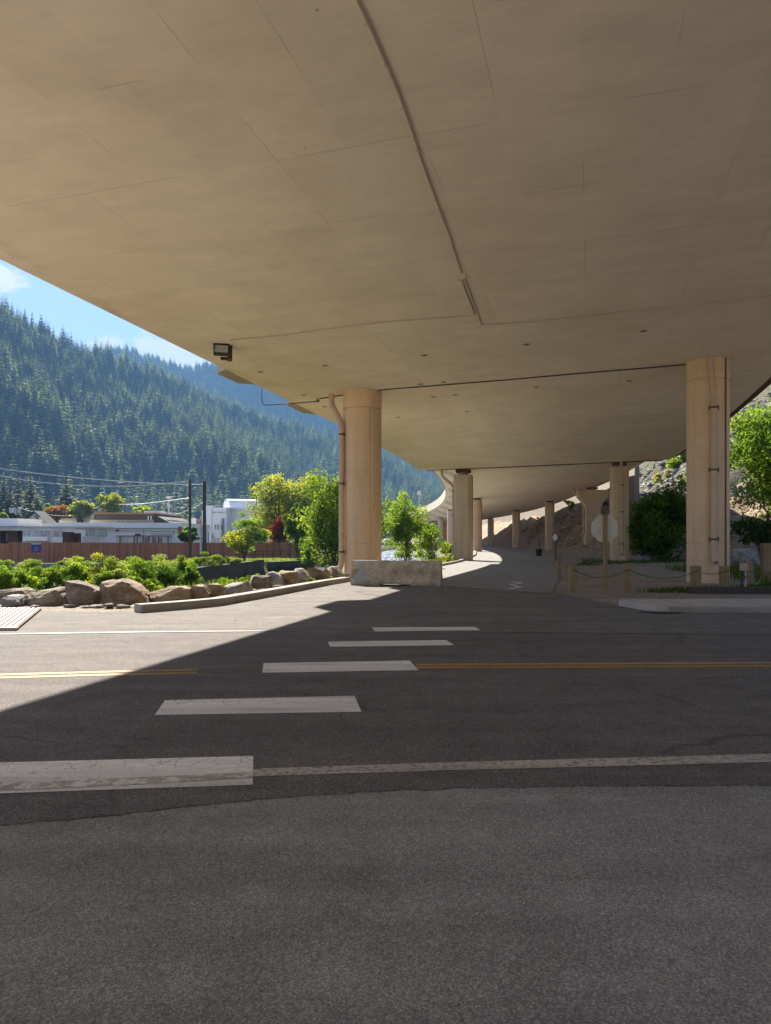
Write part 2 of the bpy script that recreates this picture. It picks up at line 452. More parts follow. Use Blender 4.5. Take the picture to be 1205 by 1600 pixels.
MAT['rock'] = rock_mat('brown_quarry_rock', (0.32, 0.245, 0.175), (0.14, 0.105, 0.08), (0.50, 0.415, 0.32))
MAT['rock_orange'] = rock_mat('ochre_quarry_rock', (0.40, 0.285, 0.175), (0.20, 0.14, 0.09), (0.56, 0.46, 0.34))
MAT['rock_grey'] = rock_mat('grey_quarry_rock', (0.33, 0.30, 0.265), (0.16, 0.145, 0.13), (0.48, 0.45, 0.40))
MAT['fence'] = board_mat('red_brown_fence_board', (0.48, 0.215, 0.12), (0.30, 0.13, 0.075), 0.14)
MAT['sunlit_wall'] = simple('panelled_tan_concrete', (0.30, 0.255, 0.21), (0.24, 0.205, 0.17), 0.4, 0.85, 8.0, 0.15, fine_amt=0.12)
MAT['pink_roof'] = flat('faded_pink_roof', (0.45, 0.22, 0.20), 0.7)
MAT['bounce_pad'] = simple('pale_bounce_concrete', (0.54, 0.49, 0.42), (0.46, 0.415, 0.355), 0.3, 0.9, 20.0, 0.2, coord='world', fine_amt=0.1)  # pale reflector surface for the added sheets out of view
MAT['ribbed'] = simple('ribbed_tan_plate', (0.58, 0.47, 0.40), (0.46, 0.36, 0.30), 2.0, 0.7, 20.0, 0.1, fine_amt=0.1)
MAT['groove'] = flat('dark_groove', (0.16, 0.10, 0.075), 0.9)
MAT['graffiti'] = paint_mat('pale_spray_paint', (0.60, 0.61, 0.58), (0.30, 0.27, 0.22), 0.60, 9.0)
MAT['tan_box'] = flat('tan_utility_box', (0.50, 0.36, 0.27), 0.6)
MAT['pvc'] = flat('white_plastic_conduit', (0.50, 0.50, 0.49), 0.5)

def brick_mat():
    m, nt, out = new_mat('red_brick_wall')
    v = pos(nt, 'object')
    rot = nt.nodes.new('ShaderNodeMapping'); rot.inputs['Rotation'].default_value = (R(90), 0, 0)
    nt.links.new(v, rot.inputs['Vector'])
    b = nt.nodes.new('ShaderNodeTexBrick')
    b.inputs['Scale'].default_value = 2.0
    b.inputs['Color1'].default_value = (0.27, 0.095, 0.07, 1)
    b.inputs['Color2'].default_value = (0.21, 0.075, 0.06, 1)
    b.inputs['Mortar'].default_value = (0.33, 0.27, 0.24, 1)
    nt.links.new(rot.outputs[0], b.inputs['Vector'])
    bsdf(nt, out, b.outputs['Color'], 0.85)
    return m
MAT['brick'] = brick_mat()

LEAF = {
 'yellow': leaf_mat('yellow_green_leaf', (0.50, 0.50, 0.075), (0.26, 0.30, 0.045), 0.55, (1.25, 1.2, 0.55)),
 'lime': leaf_mat('lime_green_leaf', (0.36, 0.48, 0.065), (0.13, 0.20, 0.03), 0.55, (1.25, 1.2, 0.5)),
 'green': leaf_mat('mid_green_leaf', (0.20, 0.33, 0.05), (0.06, 0.11, 0.02), 0.5, (1.3, 1.25, 0.5)),
 'olive': leaf_mat('pale_olive_leaf', (0.40, 0.45, 0.15), (0.20, 0.24, 0.075), 0.5, (1.25, 1.2, 0.6)),
 'dark': leaf_mat('deep_green_leaf', (0.085, 0.15, 0.03), (0.03, 0.06, 0.016), 0.4),
 'red': leaf_mat('dark_red_leaf', (0.33, 0.085, 0.065), (0.13, 0.04, 0.032), 0.5, (1.4, 0.7, 0.6)),
 'orange': leaf_mat('orange_brown_leaf', (0.42, 0.235, 0.08), (0.20, 0.14, 0.055), 0.45, (1.3, 0.95, 0.5)),
 'straw': leaf_mat('straw_grass_blade', (0.45, 0.38, 0.18), (0.25, 0.24, 0.09), 0.45, (1.2, 1.1, 0.7)),
 'grass': leaf_mat('fresh_grass_blade', (0.33, 0.41, 0.085), (0.12, 0.18, 0.04), 0.5, (1.2, 1.2, 0.5)),
 'weed': leaf_mat('dull_weed_blade', (0.12, 0.17, 0.035), (0.05, 0.075, 0.018), 0.4),
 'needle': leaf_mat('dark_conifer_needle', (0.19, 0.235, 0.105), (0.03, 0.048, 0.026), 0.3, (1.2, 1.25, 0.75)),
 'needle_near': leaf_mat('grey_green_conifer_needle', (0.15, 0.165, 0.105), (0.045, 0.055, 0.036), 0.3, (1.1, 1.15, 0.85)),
}
# ------------------------------------------------------------------ viaduct geometry
TH0, S0, RAD, X0 = R(15.5), 36.0, 365.0, -12.77
_S = np.arange(-60, 480, 0.5)
_th = TH0 - np.maximum(_S - S0, 0) / RAD
_i0 = int(np.where(_S == 0)[0][0])
_x = np.concatenate([[0], np.cumsum(np.sin((_th[1:] + _th[:-1]) / 2) * 0.5)])
_y = np.concatenate([[0], np.cumsum(np.cos((_th[1:] + _th[:-1]) / 2) * 0.5)])
_x += X0 - _x[_i0]; _y += -_y[_i0]
def P(s, t, dz=None):
    th = float(np.interp(s, _S, _th))
    x = float(np.interp(s, _S, _x)) + t * math.cos(th)
    y = float(np.interp(s, _S, _y)) - t * math.sin(th)
    if dz is None: return Vector((x, y, 0))
    return Vector((x, y, SOF(s, t) + dz))
def SOF(s, t):
    g = -0.015 * min(s, 63) - 0.0150 * max(s - 63, 0)
    return 7.85 + g + 0.025 * t
def ST(x, y):
    """deck coordinates of a plan point"""
    d2 = (_x - x) ** 2 + (_y - y) ** 2
    # project on the left edge line
    dx, dy = x - _x, y - _y
    along = dx * np.sin(_th) + dy * np.cos(_th)
    i = int(np.argmin(np.abs(along) + 0.001 * np.sqrt(d2)))
    t = dx[i] * math.cos(_th[i]) - dy[i] * math.sin(_th[i])
    return float(_S[i] + along[i]), float(t)
def SO(px, py, drop=0.0):
    """where the sight line (px, py) meets the soffit"""
    z = 7.5
    for _ in range(25):
        d = (z - EYE) * F / (HZ - py)
        x = (px - CX) * d / F
        s, t = ST(x, d)
        z = SOF(s, t) - drop
    return Vector((x, d, z))

# ------------------------------------------------------------------ terrain
def smooth(t):
    t = np.clip(t, 0, 1)
    return t * t * (3 - 2 * t)
def zroad(y):
    return -0.35 * smooth((np.asarray(y, float) - 20) / 42)

def polyd(x, y, pts):
    """signed distance to a polyline, positive on its left side"""
    best = np.full(x.shape, 1e9); sg = np.zeros(x.shape)
    for (ax, ay), (bx, by) in zip(pts[:-1], pts[1:]):
        ex, ey = bx - ax, by - ay
        L2 = ex * ex + ey * ey
        k = np.clip(((x - ax) * ex + (y - ay) * ey) / L2, 0, 1)
        dx, dy = x - (ax + k * ex), y - (ay + k * ey)
        d = np.hypot(dx, dy)
        cr = ex * (y - ay) - ey * (x - ax)
        m = d < best - 1e-9
        best = np.where(m, d, best); sg = np.where(m, np.sign(cr), sg)
    return best * sg
KERB_EDGE = [(-200, 17.2), (-40, 17.2), (-5.2, 15.6), (-4.3, 16.5), (-3.3, 19.0), (-2.4, 22.3), (-1.2, 26.3), (0.4, 33), (3.4, 44.3), (7.3, 63), (11.2, 90), (14, 120), (15.5, 160), (15.0, 230), (5, 330)]
TOE = [(32, -120), (30, 10), (28.5, 30), (25.5, 50), (22.5, 62), (19.6, 72), (20.6, 84), (21.8, 93), (23.6, 110), (24.4, 140), (25, 187), (23, 260), (40, 420), (160, 900), (900, 3600)]

def ground_parts(x, y):
    x = np.asarray(x, float); y = np.asarray(y, float)
    dl = polyd(x, y, KERB_EDGE)
    dr = -polyd(x, y, TOE)
    zb = zroad(y)
    # left: bank falling into the creek channel, then the town's level beyond the walls
    fall = smooth((dl - 1.6) / 5.0)
    zt = zb * (1 - fall) + (-1.75) * fall
    wy = np.interp(x, [-200, -60, -17.5, -13.2, -12.7, -10.4, -6.5, -5.5, 3, 8, 14], [60.8, 60.8, 59.8, 53, 50.0, 64.8, 66.5, 120, 178, 185, 200])
    plateau = smooth((y - wy) / 0.8)
    zp = np.interp(y, [40, 62, 80, 140, 400], [-0.55, -0.62, -0.8, -1.0, -1.0])
    zl = np.where(dl > 0, zt * (1 - plateau) + zp * plateau, zb)
    # right: rock slope, bench and hillside
    r = np.maximum(dr, 0)
    up = np.interp(r, [0, 0.8, 5.0, 6.2, 8.0, 10, 110, 260], [0, 0.5, 5.1, 5.5, 5.7, 7.0, 72, 150])
    near = smooth((y - 35) / 22)
    soft = np.interp(r, [0, 4, 12, 22, 110, 260], [0, 0.25, 2.2, 8.5, 72, 150])
    rise = up * near + soft * (1 - near)
    lump = np.array([noise.fractal(Vector((a * .33, b * .33, 3.1)), 1.0, 2.0, 4) if c > 0.3 else 0 for a, b, c in zip(x.ravel(), y.ravel(), r.ravel())]).reshape(x.shape)
    z = zl + rise + lump * 1.1 * smooth((r - 0.3) / 3.0)
    rough = np.array([noise.fractal(Vector((a * .5, b * .5, 9.1)), 1.0, 2.0, 3) if c > 1.5 else 0 for a, b, c in zip(x.ravel(), y.ravel(), dl.ravel())]).reshape(x.shape)
    z = z + 0.12 * rough * smooth((dl - 1.6) / 2) * (1 - plateau)
    return z, dl, dr, plateau
def zg(x, y):
    return float(ground_parts(np.array([x]), np.array([y]))[0][0])

def axis_steps(segs):
    out = []
    for a, b, st in segs:
        n = max(1, int(round((b - a) / st)))
        out += list(np.linspace(a, b, n, endpoint=False))
    out.append(segs[-1][1])
    return np.array(out)
gx = axis_steps([(-3400, -400, 500), (-400, -80, 20), (-80, -30, 2.5), (-30, 36, 0.66), (36, 90, 3), (90, 400, 20), (400, 3400, 500)])
gy = axis_steps([(-600, -60, 60), (-60, 10, 3), (10, 75, 0.66), (75, 130, 1.2), (130, 240, 3), (240, 600, 20), (600, 3600, 500)])
XX, YY = np.meshgrid(gx, gy)
ZZ, DL, DR, PL = ground_parts(XX, YY)
ZZ = ZZ - np.where((DL < 1.2) & (DR < 0.2), 0.012, 0.0)   # the paved sheets lie on top
nx, ny = len(gx), len(gy)
gv = np.stack([XX.ravel(), YY.ravel(), ZZ.ravel()], 1)
ii = (np.arange(ny - 1)[:, None] * nx + np.arange(nx - 1)[None, :]).ravel()
gf = np.stack([ii, ii + 1, ii + nx + 1, ii + nx], 1)

def ground_mat():
    m, nt, out = new_mat('gravel_dirt_and_turf')
    v = pos(nt)
    a = nt.nodes.new('ShaderNodeAttribute'); a.attribute_name = 'cover'
    sep = nt.nodes.new('ShaderNodeSeparateColor'); nt.links.new(a.outputs['Color'], sep.inputs[0])
    n1 = tex_noise(nt, v, 0.5, 6, 0.7); n2 = tex_noise(nt, v, 3.5, 6, 0.75); n3 = tex_noise(nt, v, 28.0, 4, 0.7)
    vor = nt.nodes.new('ShaderNodeTexVoronoi'); vor.inputs['Scale'].default_value = 22.0
    nt.links.new(v, vor.inputs['Vector'])
    gravel = ramp(nt, n1, [(0.35, (0.29, 0.24, 0.185)), (0.65, (0.42, 0.35, 0.275))])
    gravel = mix(nt, gravel, ramp(nt, vor.outputs['Color'], [(0.1, 0.6), (0.9, 1.45)]), 0.8, 'MULTIPLY')
    gravel = mix(nt, gravel, (0.07, 0.075, 0.03), ramp(nt, n2, [(0.60, 0.0), (0.70, 0.7)]))
    dirt = ramp(nt, n2, [(0.3, (0.16, 0.11, 0.075)), (0.52, (0.40, 0.285, 0.19)), (0.7, (0.56, 0.43, 0.31))])
    strat = tex_noise(nt, scaled(nt, v, (0.5, 0.5, 2.2)), 1.5, 7, 0.75)
    dirt = mix(nt, dirt, ramp(nt, strat, [(0.32, 0.45), (0.65, 1.35)]), 1.0, 'MULTIPLY')
    turf = ramp(nt, n2, [(0.3, (0.03, 0.036, 0.013)), (0.5, (0.05, 0.06, 0.018)), (0.7, (0.08, 0.068, 0.034))])
    talus = ramp(nt, n2, [(0.34, (0.05, 0.043, 0.032)), (0.52, (0.13, 0.108, 0.076)), (0.70, (0.24, 0.205, 0.16))])
    talus = mix(nt, talus, (0.085, 0.10, 0.028), ramp(nt, n1, [(0.47, 0.0), (0.56, 0.85)]))
    col = mix(nt, gravel, dirt, sep.outputs[0])
    col = mix(nt, col, turf, sep.outputs[1])
    col = mix(nt, col, talus, sep.outputs[2])
    col = mix(nt, col, ramp(nt, n3, [(0.3, 0.7), (0.7, 1.3)]), 1.0, 'MULTIPLY')
    h = mth(nt, 'ADD', mth(nt, 'ADD', n2, mth(nt, 'MULTIPLY', n3, 0.3)), mth(nt, 'MULTIPLY', strat, 0.6))
    bsdf(nt, out, col, 0.92, h, 0.9, 0.12, 0, 0.15)
    return m
GROUND_MAT = ground_mat()
ground = mesh_obj('ground', [], [], GROUND_MAT, kind='structure')
gm = ground.data
gm.clear_geometry()
gm.from_pydata(gv.tolist(), [], gf.tolist())
ca = gm.color_attributes.new('cover', 'FLOAT_COLOR', 'POINT')
dirt_w = smooth((DR - 0.0) / 1.2) * (1 - smooth((DR - 8.0) / 2.0)) * smooth((YY - 38) / 10)
dirt_w = np.maximum(dirt_w, 0.35 * smooth((DL - 1.4) / 1.0) * (1 - smooth((DL - 3.5) / 2.5)) * (1 - PL))
turf_w = np.maximum(np.maximum(smooth((DL - 3.0) / 3.0), 0.5 * smooth((DL - 0.8) / 0.8)), smooth((DR + 0.5) / 2.5) * (1 - smooth((YY - 38) / 14)))
turf_w = np.maximum(turf_w, smooth((XX - 30) / 4) * (YY < 30))
tal_w = smooth((DR - 8.0) / 2.0)
cov = np.stack([dirt_w.ravel(), turf_w.ravel(), tal_w.ravel(), np.ones(dirt_w.size)], 1).astype(np.float32)
ca.data.foreach_set('color', cov.ravel())
gm.polygons.foreach_set('use_smooth', [True] * len(gm.polygons))
gm.update()

# ------------------------------------------------------------------ paved sheets and markings
def strip(name, left, right, dz, mat, n=60, cross=6, parent=None, **k):
    """a sheet between two plan polylines, following the ground"""
    def resample(p):
        p = np.array(p, float)
        L = np.concatenate([[0], np.cumsum(np.hypot(*np.diff(p, axis=0).T))])
        q = np.linspace(0, L[-1], n + 1)
        return np.stack([np.interp(q, L, p[:, 0]), np.interp(q, L, p[:, 1])], 1)
    A, B = resample(left), resample(right)
    vs, fs = [], []
    for i in range(n + 1):
        for c in range(cross + 1):
            p = A[i] + (B[i] - A[i]) * c / cross
            vs.append((p[0], p[1], float(zroad(p[1])) + dz))
    for i in range(n):
        for c in range(cross):
            a = i * (cross + 1) + c
            fs.append((a, a + 1, a + cross + 2, a + cross + 1))
    return mesh_obj(name, vs, fs, mat, parent, **k)

near_edge = [(-60, 2.5), (-20, 3.3), (-6, 3.75)] + [tuple(G(*p)[:2]) for p in [(0, 1290), (120, 1281), (250, 1266), (400, 1250), (540, 1240), (700, 1233), (900, 1229), (1205, 1228)]] + [(12, 4.75), (60, 4.6)]
far_edge = [(-60, 8.0), (-20, 10.9)] + [tuple(G(*p)[:2]) for p in [(0, 995), (240, 991), (480, 989), (700, 989), (960, 991), (1205, 993)]] + [(20, 11.4), (60, 9.0)]
KL = [(-60, 17.0), (-12, 16.7), (-5.3, 15.45), (-4.3, 16.35), (-3.3, 18.85), (-2.4, 22.15), (-1.2, 26.1)]
sheet('bounce_paving', [(-70, -60), (-8.6, -60), (-7.6, 1.2), (-30, 0.6), (-70, -0.6)], 0.004, MAT['bounce_pad'], kind='structure')  # unseen sheet added to bounce sunlight up onto the underside
sheet('bounce_paving', [(-70, 11.6), (-13.6, 12.4), (-13.2, 16.2), (-40, 16.6), (-70, 16.6)], 0.012, MAT['bounce_pad'], kind='structure')  # second added bounce sheet, out of view beyond the road
apron_poly = [(-60, 7.0), (60, 7.0), (60, 15.4), (5.6, 15.4), (5.3, 17.5), (4.9, 20.6)] + [(-0.9, 26.6)] + list(reversed(KL))
apron = sheet('road_shoulder', apron_poly, 0.004, MAT['apron'], kind='structure')
sr_left = [(-1.3, 25.0), (0.4, 33), (3.3, 44.3), (7.2, 63), (11.1, 90), (13.9, 120), (15.4, 160), (14.9, 230), (5, 330)]
sr_right = [(4.75, 20.9), (5.4, 23.5), (6.6, 28.0), (10.0, 43), (13.9, 60.6), (18.6, 93), (20.6, 118), (22.6, 160), (22.4, 230), (11, 340)]
side_road = strip('side_road', sr_left, sr_right, 0.006, MAT['side_road'], 120, 6, kind='structure')

def slab_sheet(name, poly, z, mat, **k):
    """a paved course with real thickness, its edge standing a few millimetres proud"""
    n = len(poly)
    ar = sum(poly[i][0] * poly[(i + 1) % n][1] - poly[(i + 1) % n][0] * poly[i][1] for i in range(n))
    if ar < 0: poly = list(reversed(poly))
    vs = [(p[0], p[1], z) for p in poly] + [(p[0], p[1], z - 0.03) for p in poly]
    return mesh_obj(name, vs, [tuple(range(n))] + [(i + n, (i + 1) % n + n, (i + 1) % n, i) for i in range(n)], mat, **k)
def ragged(pts, amp, step, seed):
    out = []
    for a, b in zip(pts[:-1], pts[1:]):
        L_ = math.hypot(b[0] - a[0], b[1] - a[1]); k = max(1, int(L_ / step)) if abs(a[0]) < 14 else 1
        for j in range(k):
            x, y = a[0] + (b[0] - a[0]) * j / k, a[1] + (b[1] - a[1]) * j / k
            out.append((x, y + amp * noise.fractal(Vector((x * 5, seed, 0)), 0.8, 2.0, 4) * (1 if abs(x) < 14 else 0)))
    return out + [pts[-1]]
near_edge = ragged(near_edge, 0.035, 0.04, 1.0); far_edge = ragged(far_edge, 0.05, 0.12, 2.0)
lot = sheet('parking_lot', [(-60, -60), (60, -60), (60, 5.6), (-60, 5.6)], 0.000, MAT['old_asphalt'], kind='structure')
road = slab_sheet('road', near_edge + list(reversed(far_edge)), 0.009, MAT['new_asphalt'], kind='structure')
def quad_px(name, pts, mat, parent, z=0.0125):
    return sheet(name, [tuple(G(*p, z=z)[:2]) for p in pts], z, mat, parent)
def band_px(name, up, lo, mat, parent, z=0.0125):
    n = len(up)
    vs = [tuple(G(*p, z=z)) for p in up] + [tuple(G(*p, z=z)) for p in lo]
    return mesh_obj(name, vs, [(n + i, n + i + 1, i + 1, i) for i in range(n - 1)], mat, parent)
for q in ([(-70, 1193), (396, 1181), (395, 1226), (-100, 1243)],
          [(258, 1094), (554, 1087), (565, 1112), (242, 1117)],
          [(412, 1036), (640, 1032), (654, 1047), (410, 1051)],
          [(512, 1002.5), (697, 1000), (710, 1008), (516, 1010.5)],
          [(581, 980.3), (741, 979.3), (752, 985), (586, 986.8)]):
    quad_px('crosswalk_bar', q, MAT['white_paint'], road)
band_px('worn_line', [(-70, 1224), (120, 1219), (396, 1206)], [(-70, 1237), (120, 1230), (396, 1215)], MAT['stain'], road, 0.0155)
band_px('edge_line', [(396, 1201), (700, 1191), (1000, 1183), (1300, 1175), (2200, 1150)], [(396, 1213), (700, 1203.5), (1000, 1196), (1300, 1188), (2200, 1163)], MAT['faded_white'], road)
band_px('edge_line', [(-900, 1010), (-300, 997), (0, 989.5), (240, 986.0), (480, 984.0)], [(-900, 1013.5), (-300, 999.5), (0, 991.5), (240, 988.0), (480, 985.8)], MAT['old_white'], road)
band_px('edge_line', [(756, 985.5), (900, 987), (1205, 989), (1800, 996)], [(756, 987), (900, 988.6), (1205, 990.7), (1800, 998)], MAT['old_white'], road)
for a, b in ((0, 2.7), (4.6, 7.3)):
    band_px('centre_line', [(650, 1037.2 + a), (800, 1036.4 + a), (1205, 1034.0 + a), (2000, 1030 + a)], [(650, 1037.2 + b), (800, 1036.4 + b), (1205, 1034.0 + b), (2000, 1030 + b)], MAT['yellow_paint'], road)
    band_px('centre_line', [(-900, 1086 + a), (-200, 1060.5 + a), (0, 1052.7 + a), (150, 1048.5 + a), (308, 1045 + a)], [(-900, 1086 + b), (-200, 1060.5 + b), (0, 1052.7 + b), (150, 1048.5 + b), (308, 1045 + b)], MAT['yellow_paint'], road)
    band_px('centre_line', [(309, 1044.8 + a), (406, 1041.3 + a)], [(309, 1044.8 + b), (406, 1041.3 + b)], MAT['faded_yellow'], road)
# spray-painted zigzag and the pale line at the mouth of the side road
def px_line(name, pts, w, mat, parent, dz=0.013):
    g = []
    for p in pts:
        z = 0.0
        for _ in range(8):
            q = G(p[0], p[1], z); z = float(zroad(q.y)) + dz
        g.append(Vector((q.x, q.y, z)))
    vs, fs = [], []
    for i in range(len(g)):
        t = (g[min(i + 1, len(g) - 1)] - g[max(i - 1, 0)]).normalized()
        nrm = Vector((-t.y, t.x, 0)) * w / 2
        vs += [g[i] + nrm, g[i] - nrm]
    for i in range(len(g) - 1):
        fs.append((2 * i, 2 * i + 1, 2 * i + 3, 2 * i + 2))
    return mesh_obj(name, vs, fs, mat, parent)
px_line('painted_zigzag', [(799, 908), (807, 909.3), (815.5, 911.2), (798, 913.0), (806, 915.5), (813, 917.3), (803, 918.6), (796, 920.2)], 0.17, MAT['white_paint'], side_road)
px_line('painted_line', [(704, 925), (780, 928.5), (866, 932.6)], 0.07, MAT['faded_white'], apron, 0.011)

# left kerb (one curved run of cast units)
kp = [G(222, 957.5), G(300, 951), G(345, 946.5), G(400, 936.5), G(440, 929), G(480, 921), G(515, 914), G(548, 908.3)]
def kerb_run(name, pts, w, h, mat, **k):
    vs, fs = [], []
    n = len(pts)
    for i, p in enumerate(pts):
        t = (pts[min(i + 1, n - 1)] - pts[max(i - 1, 0)]); t.z = 0; t.normalize()
        nrm = Vector((-t.y, t.x, 0))
        zb = float(zroad(p.y))
        for (o, z) in ((0, -0.1), (0.0, h - 0.02), (0.02, h), (w, h), (w, -0.1)):
            vs.append(Vector((p.x, p.y, zb)) + nrm * o + Vector((0, 0, z)))
    for i in range(n - 1):
        for c in range(4):
            a = i * 5 + c
            fs.append((a, a + 5, a + 6, a + 1))
    fs.append((0, 1, 2, 3, 4)); fs.append(tuple((n - 1) * 5 + c for c in (4, 3, 2, 1, 0)))
    return mesh_obj(name, vs, fs, mat, **k)
kerb_run('kerb', kp, 0.32, 0.17, MAT['kerb'], kind='structure')
kerb_run('kerb', [Vector((x, y, 0)) for x, y in [(2.0, 39.2), (3.2, 44), (5.2, 53), (7.0, 62), (9.2, 75), (11.0, 89), (13.8, 119)]], 0.25, 0.14, MAT['kerb'], kind='structure')

# pavement and kerb on the right
pv = MB()
wf = [G(972, 939), G(1000, 947), G(1036, 950.5), G(1205, 950.5), G(1700, 950.5)]
pv.prism([(5.55, 17.35), (5.35, 16.9), (5.75, 15.75), (6.1, 15.62), (60, 15.3), (60, 17.2), (8, 17.4)], -0.1, 0.125)
walk = pv.build('pavement', MAT['walk'], kind='structure', bevel=0.015)
kk = MB()
kk.prism([(6.0, 15.58), (60, 15.26), (60, 15.12), (6.0, 15.44)], -0.1, 0.115)
kk.build('kerb', MAT['kerb'], kind='structure', bevel=0.012)
for px in (1038, 1150, 1290):
    jt = MB()
    a = G(px, 938.5, 0.125); 
    jt.box((a.x + 0.1, 16.5, 0.1265), (0.018, 1.75, 0.003), rz=R(4))
    jt.build('pavement_joint', MAT['groove'], walk)
# broken asphalt where the pavement meets the road
bm_ = MB()
rr = random.Random(4)
poly = []
for k in range(22):
    q = 2 * PI * k / 22
    r_ = 1 + rr.uniform(-.28, .28)
    poly.append((5.78 + 0.55 * r_ * math.cos(q), 15.35 + 0.24 * r_ * math.sin(q)))
sheet('asphalt_patch', poly, 0.0078, simple('crumbled_dark_asphalt', (0.06, 0.052, 0.045), (0.025, 0.022, 0.02), 5, 0.95, 30, 0.8), kind='structure')

# ------------------------------------------------------------------ viaduct
def sweep(name, sec, svals, mat, parent, closed=True, cap=True):
    vs, fs, uv = [], [], []
    n = len(sec)
    acc = [0]
    for i in range(n):
        a, b = sec[i], sec[(i + 1) % n]
        acc.append(acc[-1] + math.hypot(a[0] - b[0], a[1] - b[1]))
    for s in svals:
        for (t, dz) in sec:
            vs.append(P(s, t, dz))
    m = len(svals)
    luv = []
    for i in range(m - 1):
        for c in range(n):
            c2 = (c + 1) % n
            fs.append((i * n + c, (i + 1) * n + c, (i + 1) * n + c2, i * n + c2))
            t0, t1 = sec[0][0] + acc[c], sec[0][0] + acc[c + 1]
            luv += [(svals[i], t0), (svals[i + 1], t0), (svals[i + 1], t1), (svals[i], t1)]
    if cap:
        fs.append(tuple(range(n))); luv += [(sec[c][1], sec[c][0]) for c in range(n)]
        fs.append(tuple((m - 1) * n + c for c in reversed(range(n)))); luv += [(sec[c][1], sec[c][0]) for c in reversed(range(n))]
    o = mesh_obj(name, vs, fs, mat, parent)
    ul = o.data.uv_layers.new(name='UVMap')
    ul.data.foreach_set('uv', np.array(luv, np.float32).ravel())
    return o
WD = 19.1
viaduct = empty('viaduct', (0, 0, 0), label='long curved concrete viaduct with a flat beige underside spanning over the road', cat='viaduct')
near_s = list(np.arange(-45, 62.01, 1.5))
far_s = list(np.arange(62.4, 420, 3.0))
sweep('deck_slab', [(0, 0), (WD, 0), (WD, 0.95), (0, 0.95)], near_s, MAT['soffit'], viaduct)
sweep('box_girder', [(3.0, 0.0), (WD - 3.0, 0.0), (WD + 0.3, 1.35), (WD + 0.3, 1.75), (-0.5, 1.75), (-0.5, 1.35)], far_s, MAT['soffit'], viaduct)
sweep('expansion_joint', [(0.4, 0.03), (WD - 0.4, 0.03), (WD - 0.4, 0.9), (0.4, 0.9)], [61.95, 62.45], MAT['black'], viaduct)
for t in (0.0, WD - 0.4):
    sweep('parapet', [(t, 0.955), (t + 0.4, 0.955), (t + 0.3, 1.95), (t + 0.1, 1.95)] if t else [(0.0, 0.955), (0.4, 0.955), (0.3, 1.95), (0.06, 1.95)], near_s, MAT['parapet'], viaduct)
for t in (-0.55, WD - 0.1):
    sweep('parapet', [(t, 1.3 if t < 0 else 1.755), (t + 0.045, 1.3 if t < 0 else 1.755), (t + 0.045, 1.755), (t + 0.45, 1.755), (t + 0.35, 2.75), (t + 0.05, 2.75)] if t < 0 else [(t, 1.755), (t + 0.4, 1.755), (t + 0.35, 2.75), (t + 0.05, 2.75)], far_s, MAT['parapet'], viaduct)
sweep('edge_gap_strip', [(WD + 0.01, 0.15), (WD + 0.55, 0.22), (WD + 0.55, 0.5), (WD + 0.01, 0.5)], near_s, MAT['rusty'], viaduct)  # dark strip drawn for the dark gap beside the deck edge
# thin darker panels under the overhang of the far spans
def rib(s, side):
    t0, t1 = (3.0, -0.5) if side < 0 else (WD - 3.0, WD + 0.3)
    b = MB()
    vs = []
    for ds in (0.0, 5.0):
        for k, off in ((0.16, 0.07), (0.88, 0.07), (0.88, -0.05), (0.16, -0.05)):
            vs.append(P(s + ds, t0 + (t1 - t0) * k, 1.35 * k - off * 0.5))
    b.add(vs, [(0, 1, 2, 3), (7, 6, 5, 4), (0, 4, 5, 1), (1, 5, 6, 2), (2, 6, 7, 3), (3, 7, 4, 0)])
    return b.build('overhang_panel', MAT['rib'], viaduct)
for k in range(11):
    rib(68 + k * 13.0, -1)
for k in range(4):
    rib(68 + k * 13.0, 1)
# lamp pedestals that stand out of the deck's left edge
def pedestal(s0, s1, out, dz0, dz1):
    sv = [s0, s0 + 0.55, s1 - 0.55, s1]
    outs = [0.02, out, out, 0.02]
    vs, fs = [], []
    for s, o in zip(sv, outs):
        vs += [P(s, 0.0, dz0 + 0.02), P(s, -o, dz0), P(s, -o, dz1), P(s, 0.0, dz1)]
    for i in range(3):
        for c in range(4):
            c2 = (c + 1) % 4
            a, b = i * 4, (i + 1) * 4
            fs.append((a + c, b + c, b + c2, a + c2))
    fs += [(0, 1, 2, 3), (15, 14, 13, 12)]
    return mesh_obj('lamp_pedestal', vs, fs, MAT['parapet'], viaduct)
pedestal(27.0, 29.8, 0.75, 0.10, 1.6)
pedestal(33.0, 36.0, 0.55, 0.03, 1.6)
# weep holes: small dark slots in a paler ring
for p in [(407, 581), (508, 571), (475, 617), (507, 635), (560, 609), (663, 555), (823, 538), (1005, 517), (657, 600), (693, 597), (622, 652), (677, 620), (711, 617), (730, 643), (905, 583), (838, 605), (983, 595)]:
    q = SO(*p)
    b = MB().lathe([(0.11, -0.012), (0.11, 0.004)], 16, (q.x, q.y, q.z), None)
    w = b.build('weep_hole', MAT['parapet'], viaduct)
    MB().lathe([(0.055, -0.016), (0.055, -0.011)], 12, (q.x, q.y, q.z)).build('drain_opening', MAT['black'], w)

